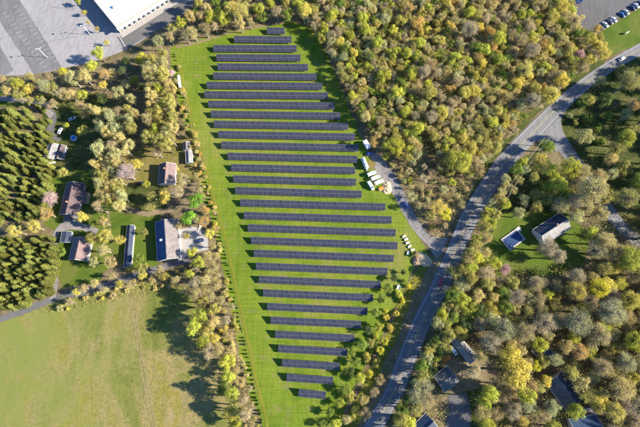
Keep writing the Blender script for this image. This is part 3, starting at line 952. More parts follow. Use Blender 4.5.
# ------------------------------------------------------------------ site equipment and yard things
def site_things():
    c = P(366.5, 146)
    t = thing('equipment_container', 'pale equipment container above the gravel pad at the wood edge', 'container', (c.x, c.y, 0), R(-62))
    MB().box(-2.6, 2.6, -1.2, 1.2, 0.15, 2.7).build('body', 'dirty_white', t)
    MB().box(-2.7, 2.7, -1.3, 1.3, 2.7, 2.85).build('roof', 'white_metal', t)
    for s in (-1, 1):
        d = MB().box(2.6, 2.68, s * 0.55 - 0.5, s * 0.55 + 0.5, 0.3, 2.5).build('door', 'grey_wall', t)
        MB().box(2.68, 2.74, s * 0.1 - 0.03, s * 0.1 + 0.03, 1.1, 1.4).build('handle', 'metal', d)
    MB().box(-2.5, 2.5, -1.0, 1.0, 0, 0.15).build('skid', 'steel_post', t)
    # tall tank trailer
    c = P(364.5, 164.5)
    t = thing('tank_trailer', 'long pale rounded tank trailer beside the circle of grass', 'trailer', (c.x, c.y, 0), R(-70))
    MB().tube([(-3.6, 0, 2.0), (-3.3, 0, 2.0), (3.3, 0, 2.0), (3.6, 0, 2.0)], [0.7, 1.25, 1.25, 0.7], 14).build('tank', 'dirty_white', t, smooth=True)
    MB().box(-3.4, 4.6, -0.5, 0.5, 0.55, 0.8).build('chassis', 'steel_post', t)
    for x in (-2.6, -1.6, 2.4):
        for s in (-1, 1):
            mesh_obj('wheel', wheel_me, t, (x, s * 0.85, 0.33))
    for x in (-1.5, 1.0):
        MB().tube([(x, 0, 3.2), (x, 0, 3.45)], 0.3, 8).build('hatch', 'metal', t)
    sheet('grass_circle', [(371 + 4.6 * math.cos(k * 0.5236), 164.5 + 4.8 * math.sin(k * 0.5236)) for k in range(12)], Z3, 'dry_lawn', 0.2)
    # sand pile
    c = P(387, 187.5)
    pile('sand_pile', 'tan sand pile at the lower end of the van line', 'sand', c, 3.4, 1.5, 11, 'pile')
    c = P(381, 189)
    t = thing('tool_crate', 'white crate with orange lid beside the sand pile', 'crate', (c.x, c.y, 0), R(25))
    MB().box(-1.4, 1.4, -0.8, 0.8, 0, 1.0).build('box', 'dirty_white', t)
    MB().box(-1.45, 1.45, -0.85, 0.85, 1.0, 1.15).build('lid', 'orange_plastic', t)
    # pallets of spare panels
    k = 0
    for (x, y, d), nm in zip(((404, 236.5, 25), (406, 239.5, 25), (407.5, 243, 22), (409.5, 246.5, 40), (408, 253, 70), (412.5, 250, 10)),
                             ('topmost white loaded pallet on the grass by the drive', 'second white loaded pallet down from the top by the drive', 'third white loaded pallet down from the top by the drive',
                              'fourth white loaded pallet down from the top by the drive', 'white loaded pallet lying lowest, beside the panel row end', 'white loaded pallet nearest the access drive')):
        c = P(x, y)
        t = thing('pallet', nm, 'pallet', (c.x, c.y, 0), R(d), 'loaded pallets by the drive')
        for q in range(5):
            MB().box(-1.1, 1.1, -0.62 + q * 0.27, -0.44 + q * 0.27, 0.14, 0.17).build('slat', 'timber', t)
        for q in (-1.0, 0, 1.0):
            MB().box(q - 0.05, q + 0.05, -0.62, 0.64, 0.02, 0.138).build('bearer', 'timber', t)
        MB().box(-1.05, 1.05, -0.5, 0.5, 0.175, 0.75 + 0.1 * (k % 3)).build('load', 'dirty_white', t)
        k += 1
    c = P(416, 261)
    pile('brush_pile', 'dark brown brush pile on bare soil below the access drive', 'brush', c, 2.6, 1.6, 5, 'pile')
    c = P(424, 260)
    pile('soil_heap', 'pale soil heap beside the drive mouth and the road', 'sand', c, 4.2, 1.3, 9, 'pile')
    c = P(398, 289.5)
    t = thing('flat_trailer', 'small white flatbed trailer among shrubs right of the panel rows', 'trailer', (c.x, c.y, 0), R(70))
    for q in range(6):
        MB().box(-2.2, 2.2, -0.9 + q * 0.3, -0.63 + q * 0.3, 0.62, 0.7).build('plank', 'dirty_white', t)
    MB().box(-2.2, 3.3, -0.08, 0.08, 0.48, 0.615).build('drawbar', 'steel_post', t)
    for s in (-1, 1):
        mesh_obj('wheel', wheel_me, t, (0, s * 1.02, 0.33))
        MB().box(-2.2, 2.2, s * 0.95 - 0.03, s * 0.95 + 0.03, 0.705, 1.1).build('side_board', 'white_metal', t)
    MB().box(-0.1, 0.1, -0.95, 0.95, 0.28, 0.46).build('axle', 'steel_post', t)
    c = P(180, 83)
    t = thing('long_trailer', 'long narrow white trailer beside the pink shrub at the hedge', 'trailer', (c.x, c.y, 0), R(102))
    MB().box(-4.2, 4.6, -0.65, 0.65, 0.6, 2.0).build('box', 'white_metal', t)
    MB().box(4.6, 6.0, -0.08, 0.08, 0.45, 0.6).build('drawbar', 'steel_post', t)
    for x in (-1.0, 0.2):
        for s in (-1, 1):
            mesh_obj('wheel', wheel_me, t, (x, s * 0.72, 0.33))
    # orange tarpaulin bundle in the right-hand yard
    c = P(446, 358.5)
    pile('tarpaulin', 'orange tarpaulin heap between the white van and the dark grey garage', 'orange_plastic', c, 2.2, 0.7, 7, 'tarpaulin')
    # small board sign on the roadside grass
    c = P(626, 34)
    t = thing('board_sign', 'small pale board sign on the roadside lawn by the car park', 'sign', (c.x, c.y, 0), R(30))
    for x in (-1.0, 1.0):
        MB().tube([(x, 0, 0), (x, 0, 2.0)], 0.08).build('post', 'white_wall', t)
    MB().box(-1.3, 1.3, -0.1, 0.1, 0.7, 2.1).build('board', 'white_metal', t)
    # drains
    for (x, y), nm in (((53, 34), 'dark drain grate in the middle of the pale shopping lot'), ((11, 57), 'dark drain grate in the worn band of the shopping lot')):
        c = P(x, y, Z3)
        t = thing('drain_grate', nm, 'drain', c)
        MB().tube([(0, 0, 0), (0, 0, 0.05)], 0.75, 12).build('rim', 'dark_opening', t)
        for q in range(4):
            MB().box(-0.5, 0.5, -0.45 + q * 0.26, -0.35 + q * 0.26, 0.055, 0.08).build('bar', 'steel_post', t)
    # timber stacks and clutter in yards
    for (x, y, d, l), nm in (((118, 208, 20, 3), 'timber stack at the sandy path corner on the left'), ((200, 228, 80, 3), 'timber stack at the upper edge of the paved yard'),
                             ((52, 163, 10, 4), 'timber stack below the white trailer house')):
        c = P(x, y)
        t = thing('timber_stack', nm, 'timber', (c.x, c.y, 0.05), R(d))
        for q in range(4):
            for w_ in range(2):
                MB().box(-l / 2, l / 2, -0.6 + q * 0.32, -0.33 + q * 0.32, 0.02 + w_ * 0.2, 0.2 + w_ * 0.2).build('plank', 'timber' if (q + w_) % 2 else 'dirty_white', t)


def pile(name, label, mat, c, r, h, seed, cat):
    rr = random.Random(seed)
    m = MB()
    n, k = 16, 6
    vs = [(0, 0, h)]
    for j in range(1, k + 1):
        f = j / k
        for i in range(n):
            a = 2 * math.pi * i / n
            q = r * f * (1 + 0.22 * math.sin(2 * a + seed) + rr.uniform(-0.1, 0.1))
            z = h * (1 - f) ** 0.8 + (rr.uniform(-0.12, 0.2) * h if j < k else 0)
            vs.append((q * math.cos(a), q * math.sin(a), max(z, 0) if j < k else -0.02))
    fs = [(0, 1 + i, 1 + (i + 1) % n) for i in range(n)]
    for j in range(k - 1):
        for i in range(n):
            a, b = 1 + j * n + i, 1 + j * n + (i + 1) % n
            fs.append((a, a + n, b + n, b))
    o = m.add(vs, fs).build(name, mat, None, (c.x, c.y, 0.04))
    return tag(o, label, cat)


site_things()


def lamp_post(px, label, deg):
    c = P(*px)
    t = thing('lamp_post', label, 'lamp post', (c.x, c.y, 0), R(deg), 'lamp posts in the shopping lot')
    MB().tube([(0, 0, 0), (0, 0, 0.8)], 0.35, 8).build('base', 'concrete', t)
    MB().tube([(0, 0, 0.8), (0, 0, 8.8)], [0.16, 0.12], 8).build('pole', 'white_metal', t)
    for s in (-1, 1):
        MB().tube([(0, 0, 8.7), (s * 1.0, 0, 8.9)], 0.08).build('arm', 'white_metal', t)
        MB().box(min(s * 0.9, s * 1.7), max(s * 0.9, s * 1.7), -0.2, 0.2, 8.85, 9.05).build('lamp_head', 'white_metal', t)


lamp_post((47, 57.5), 'white lamp post at the worn band of the shopping lot', 20)
lamp_post((90, 34.5), 'white lamp post near the store corner', 20)


# ------------------------------------------------------------------ utility poles and wires
def poles():
    tops = []
    names = ['utility pole at the junction of the side road', 'utility pole beside the shaded road above the house lawn', 'utility pole beside the road opposite the access drive',
             'utility pole beside the dark lower stretch of road', 'utility pole at the bottom right of the road']
    for (x, y), nm in zip(((538, 146), (504, 193), (473, 252), (441, 325), (398, 428)), names):
        c = P(x, y)
        t = thing('utility_pole', 'wooden ' + nm, 'utility pole', (c.x, c.y, 0), R(-30), 'utility poles along the road')
        MB().tube([(0, 0, 0), (0, 0, 10.5)], [0.2, 0.13], 8).build('pole', 'pole_wood', t)
        MB().box(-1.3, 1.3, -0.08, 0.08, 9.7, 9.9).build('crossarm', 'pole_wood', t)
        for k in (-1.1, 0.0, 1.1):
            MB().tube([(k, 0, 9.9), (k, 0, 10.15)], 0.06).build('insulator', 'white_metal', t)
        tops.append(c)
    d = Vector((math.cos(R(-30)), math.sin(R(-30)), 0))
    w = ['junction', 'house lawn', 'access drive', 'lower road']
    for i in range(len(tops) - 1):
        for k, side in ((-1.1, 'roadside'), (1.1, 'woodside')):
            a = tops[i] + d * k + Vector((0, 0, 10.15))
            b = tops[i + 1] + d * k + Vector((0, 0, 10.15))
            pts = []
            for q in range(13):
                f = q / 12
                p = a.lerp(b, f)
                p.z -= 1.0 * 4 * f * (1 - f)
                pts.append(p)
            o = MB().tube(pts, 0.05, 5).build('overhead_wire', 'wire_metal')
            tag(o, side + ' overhead wire running down from the pole by the ' + w[i], 'wire', 'overhead wires along the road')


poles()


# ------------------------------------------------------------------ vegetation meshes
def quad_cloud(C, N, S, asp=1.0, extra=None):
    """leaf-clump faces: centres, normals, sizes"""
    n = len(C)
    N = N / (np.linalg.norm(N, axis=1, keepdims=True) + 1e-9)
    ref = rng.normal(size=(n, 3))
    A = np.cross(N, ref)
    A /= (np.linalg.norm(A, axis=1, keepdims=True) + 1e-9)
    B = np.cross(N, A)
    s = S[:, None]
    fold = N * s * 0.25
    V = np.empty((n, 4, 3))
    V[:, 0] = C - A * s * asp
    V[:, 1] = C - B * s + fold * 0.6
    V[:, 2] = C + A * s * asp
    V[:, 3] = C + B * s - fold
    return V.reshape(-1, 3), np.arange(n * 4).reshape(-1, 4)


def np_mesh(name, V, Fq, mat):
    me = bpy.data.meshes.new(name)
    nv, nf = len(V), len(Fq)
    me.vertices.add(nv)
    me.vertices.foreach_set('co', V.astype(np.float32).ravel())
    me.loops.add(nf * 4)
    me.loops.foreach_set('vertex_index', Fq.astype(np.int32).ravel())
    me.polygons.add(nf)
    me.polygons.foreach_set('loop_start', np.arange(0, nf * 4, 4, dtype=np.int32))
    me.materials.append(MATS[mat])
    me.update(calc_edges=True)
    me.validate()
    return me


def unit(n):
    v = rng.normal(size=(n, 3))
    return v / np.linalg.norm(v, axis=1, keepdims=True)


def lobes(nl, flat, low):
    """lobe centres in a unit crown: radius 1, z from low to 1"""
    c = []
    while len(c) < nl:
        p = rng.uniform(-1, 1, 3)
        d = np.linalg.norm(p)
        if d < 1 and d > 0.35 and p[2] > low:
            c.append(p * np.array([0.80, 0.80, flat * 0.74]))
    return np.array(c)


def crown_mesh(name, nl, per, lsize, lr=(0.26, 0.46), flat=0.85, low=-0.55, mat='foliage', asp=0.8, spread=0.5, fill=0.25, stray=0.22):
    Lc = lobes(nl, flat, low)
    Cs, Ns, Ss = [], [], []
    for c in Lc:
        r = rng.uniform(*lr)
        k = int(per * (r / 0.36) ** 2)
        d = unit(k)
        d[:, 2] = np.where(d[:, 2] < -0.3, -d[:, 2], d[:, 2])
        rad = r * np.where(rng.random(k) < fill, rng.uniform(0.3, 1, k), rng.uniform(0.82, 1.08, k))
        Cs.append(c + d * rad[:, None] * np.array([1, 1, 0.85]))
        Ns.append(d + unit(k) * spread + np.array([0, 0, 0.25]))
        Ss.append(rng.uniform(0.6, 1.35, k) * lsize)
    n0 = sum(len(c) for c in Cs)
    k = int(n0 * stray)
    pick = Lc[rng.integers(0, len(Lc), k)]
    d = unit(k)
    Cs.append(pick + d * (rng.uniform(0.3, 0.62, k) * np.mean(lr) / 0.3)[:, None] * np.array([1, 1, 0.9]))
    Ns.append(d + unit(k))
    Ss.append(rng.uniform(0.5, 1.0, k) * lsize)
    V, Fq = quad_cloud(np.concatenate(Cs), np.concatenate(Ns), np.concatenate(Ss), asp)
    return np_mesh(name, V, Fq, mat), Lc


def limb_mesh(name, Lc, zb, zh, th, mat, twig=0):
    """trunk with limbs to the lobes; zb crown centre z, zh vertical crown scale in unit-radius units, th trunk radius"""
    m = MB()
    top = zb + zh * 0.35
    lean = rng.uniform(-0.08, 0.08, 2)
    m.tube([(0, 0, -0.05), (0, 0, zb * 0.25), (lean[0], lean[1], zb * 0.7), (lean[0] * 1.6, lean[1] * 1.6, top)], [th * 1.3, th, th * 0.8, th * 0.3], 6)
    for c in Lc:
        z0 = zb * rng.uniform(0.5, 0.85)
        a = Vector((lean[0] * z0 / zb, lean[1] * z0 / zb, z0))
        b = Vector((c[0], c[1], zb + c[2] * zh))
        mid = a.lerp(b, 0.5) + Vector((0, 0, 0.08))
        m.tube([a, mid, b], [th * 0.45, th * 0.3, th * 0.08], 4)
        for q in range(twig):
            e = b + Vector(unit(1)[0]) * rng.uniform(0.25, 0.5)
            e.z = max(e.z, b.z - 0.1)
            s = mid.lerp(b, rng.uniform(0.2, 0.9))
            m.tube([s, s.lerp(e, 0.5) + Vector((0, 0, 0.05)), e], [th * 0.16, th * 0.1, th * 0.04], 3)
    return m.me(name, mat)


# every broadleaf variant: crown radius 1, crown centre at z = 2.0, height about 3 (scaled per tree)
ZB = 1.9
LEAFY, AIRY, BARE, BUSH = [], [], [], []
BIG = {'leafy': [], 'airy': [], 'bare': []}
for k in range(3):            # broad old trees: many small lobes, finer leaves
    for kind, mat_, sp_, asp_, bark, tw in (('leafy', 'foliage', 0.5, 0.8, 'trunk_bark', 1), ('airy', 'foliage', 0.8, 0.7, 'pale_bark', 3), ('bare', 'twigs', 1.1, 0.45, 'pale_bark', 4)):
        cm, lc = crown_mesh('crown', int(rng.integers(70, 95)), 190 if kind == 'leafy' else 150, 0.029, lr=(0.11, 0.27), flat=rng.uniform(0.8, 1.05), spread=sp_, mat=mat_, asp=asp_, fill=0.5, stray=0.3)
        for v in cm.vertices:
            v.co.z += ZB
        BIG[kind].append((cm, limb_mesh('trunk', lc, ZB, 1.0, 0.075, bark, tw)))
for k in range(8):
    cm, lc = crown_mesh('crown', int(rng.integers(30, 42)), 150, 0.043, lr=(0.15, 0.38), flat=rng.uniform(0.85, 1.15), spread=0.42)
    for v in cm.vertices:
        v.co.z += ZB
    LEAFY.append((cm, limb_mesh('trunk', lc, ZB, 1.0, 0.085, 'trunk_bark')))
for k in range(8):
    cm, lc = crown_mesh('crown', int(rng.integers(34, 46)), 120, 0.040, lr=(0.14, 0.34), flat=rng.uniform(0.9, 1.25), spread=0.6, fill=0.5)
    for v in cm.vertices:
        v.co.z += ZB
    AIRY.append((cm, limb_mesh('trunk', lc, ZB, 1.0, 0.08, 'pale_bark', 2)))
for k in range(6):
    cm, lc = crown_mesh('crown', int(rng.integers(24, 34)), 125, 0.047, lr=(0.17, 0.38), flat=rng.uniform(0.8, 1.05), spread=1.2, mat='twigs', asp=0.45, fill=0.6)
    for v in cm.vertices:
        v.co.z += ZB
    BARE.append((cm, limb_mesh('trunk', lc, ZB, 1.0, 0.085, 'pale_bark', 4)))
for k in range(6):
    cm, lc = crown_mesh('foliage', int(rng.integers(9, 15)), 90, 0.085, lr=(0.28, 0.5), flat=0.8, low=-0.3, spread=0.7)
    for v in cm.vertices:
        v.co.z += 0.55
    BUSH.append((cm, limb_mesh('stem', lc, 0.55, 1.0, 0.06, 'trunk_bark')))


def pine_mesh(seed):
    """unit conifer: radius 1, height 4"""
    Cs, Ns, Ss = [], [], []
    n = 1500
    z = 1 - np.sqrt(rng.random(n)) * 0.98
    t = rng.uniform(0, 2 * np.pi, n)
    lob = 1 + 0.22 * np.sin(t * 5 + z * 34 + seed)
    r = (1 - z) ** 0.58 * lob * np.where(rng.random(n) < 0.25, rng.uniform(0.4, 1, n), rng.uniform(0.85, 1.05, n))
    tier = 0.10 * np.sin(z * 52)
    C = np.stack([r * np.cos(t), r * np.sin(t), 0.25 + z * 3.75 + tier], 1)
    N = np.stack([np.cos(t), np.sin(t), np.full(n, 0.55)], 1) + unit(n) * 0.6
    V, Fq = quad_cloud(C, N, rng.uniform(0.07, 0.15, n), 0.8)
    return np_mesh('crown', V, Fq, 'needles')


PINE = [(pine_mesh(k), MB().tube([(0, 0, -0.05), (0, 0, 1.5), (0, 0, 3.7)], [0.11, 0.08, 0.02], 6).me('trunk', 'trunk_bark')) for k in range(5)]

PAL = {'lime': (0.44, 0.45, 0.075), 'yellow': (0.54, 0.46, 0.105), 'olive': (0.40, 0.36, 0.105), 'tan': (0.50, 0.42, 0.17), 'grey': (0.46, 0.385, 0.22),
       'orange': (0.53, 0.37, 0.12), 'green': (0.22, 0.28, 0.055), 'dark green': (0.11, 0.15, 0.05), 'vivid green': (0.20, 0.36, 0.045), 'sage': (0.42, 0.41, 0.19),
       'pink': (0.62, 0.44, 0.43), 'rose': (0.46, 0.28, 0.27), 'pine': (0.195, 0.205, 0.050), 'brown': (0.42, 0.34, 0.17), 'bright yellow': (0.54, 0.50, 0.06)}

TREES = []      # dicts: base, r, kind, colour, px
TB = np.zeros((4000, 3))
NT = 0


def plant(px, r, col, kind='leafy', h=None):
    """px: where the crown's middle shows; r: crown radius in metres"""
    global NT
    if kind == 'leafy' and not (h and h > 14.5) and (col in ('tan', 'sage') or (col in ('olive', 'yellow') and random.random() < 0.5)):
        kind = 'airy'
    if kind == 'bare' and r < 3.15:
        kind = 'young'
    if kind == 'leafy' and h and h > 14.5:
        kind = 'tall'
    if h is None:
        h = {'leafy': max(4.0, r * random.uniform(2.6, 3.3)), 'young': max(4.0, r * random.uniform(2.6, 3.3)), 'airy': max(4.0, r * random.uniform(2.6, 3.3)), 'bare': max(4.0, r * random.uniform(2.6, 3.3)), 'pine': r * random.uniform(4.2, 5.4), 'bush': r * random.uniform(1.25, 1.7)}[kind]
    zc = h * {'leafy': 0.66, 'tall': 0.66, 'young': 0.66, 'airy': 0.66, 'bare': 0.66, 'pine': 0.55, 'bush': 0.45}[kind]
    b = P(px[0], px[1], zc)
    TREES.append(dict(b=(b.x, b.y), r=r, h=h, kind=kind, col=col, px=px))
    TB[NT] = (b.x, b.y, r)
    NT += 1
    return True


ROADPX = RL + RR[::-1]
CLEAR = [FIELD, ROADPX,
         [(-80, -60), (200, -60), (190, 2), (165, 22), (138, 41), (112, 53), (88, 60), (58, 66), (-80, 72)],
         [(566, -40), (690, -60), (668, -16), (660, 32), (608, 55), (602, 32), (584, 30), (572, 12)],
         [(548, 122), (566, 108), (566, 136), (584, 160), (606, 198), (630, 228), (622, 238), (600, 212), (578, 176), (560, 152)],
         [(148, 212), (184, 212), (210, 228), (210, 254), (186, 266), (150, 268)], [(60, 178), (88, 178), (90, 262), (56, 262), (56, 228)],
         [(156, 160), (178, 160), (180, 192), (156, 192)], [(180, 138), (196, 138), (198, 168), (180, 168)], [(42, 138), (68, 138), (68, 166), (42, 166)],
         [(526, 214), (566, 208), (578, 222), (546, 246), (530, 238)], [(496, 240), (518, 224), (530, 240), (506, 254)],
         [(444, 334), (466, 332), (480, 362), (458, 366), (444, 354)], [(432, 366), (460, 366), (462, 390), (434, 390)], [(532, 344), (544, 340), (556, 354), (544, 364)],
         [(542, 380), (560, 370), (584, 398), (562, 410)], [(570, 408), (602, 406), (606, 440), (570, 440)], [(414, 414), (438, 414), (438, 440), (412, 440)],
         [(630, 404), (660, 404), (660, 424), (630, 424)], [(364, 140), (376, 150), (392, 166), (412, 210), (436, 240), (446, 252), (424, 246), (396, 200), (366, 180)],
         [(446, 390), (470, 388), (476, 440), (440, 440)]]
SOFT = [MEADOW]


def clear_base(bx, by, polys):
    x, y = Q((bx, by, 0))
    return not any(inside(x, y, p) for p in polys)


def scatter(poly, n_try, rr, cols, kinds, gap=0.78, hk=None, clear=None, limit=9999, seed=1):
    rs = random.Random(seed)
    xs, ys = [p[0] for p in poly], [p[1] for p in poly]
    names, wts = zip(*cols.items())
    kn, kw = zip(*kinds.items())
    cnt = 0
    for _ in range(n_try):
        if cnt >= limit:
            break
        x, y = rs.uniform(min(xs), max(xs)), rs.uniform(min(ys), max(ys))
        if not inside(x, y, poly):
            continue
        r = rs.uniform(*rr)
        k = rs.choices(kn, kw)[0]
        c = rs.choices(names, wts)[0]
        if c in ('grey', 'brown') and k == 'leafy':
            k = 'bare' if rs.random() < 0.6 else 'airy'
        h = None
        if hk:
            h = r * rs.uniform(*hk) if k != 'bush' else r * 1.35
        if k == 'bush':
            h = r * 1.35
        hh = h or r * rs.uniform(3.1, 3.8)
        zc = hh * {'leafy': 0.66, 'tall': 0.66, 'young': 0.66, 'airy': 0.66, 'bare': 0.66, 'pine': 0.55, 'bush': 0.45}[k]
        b = P(x, y, zc)
        d = np.hypot(TB[:NT, 0] - b.x, TB[:NT, 1] - b.y) - gap * (TB[:NT, 2] + r)
        if NT and d.min() < 0:
            continue
        if not clear_base(b.x, b.y, CLEAR if clear is None else clear):
            continue
        plant((x, y), r, c, k, hh if k != 'bush' else None)
        cnt += 1
    return cnt


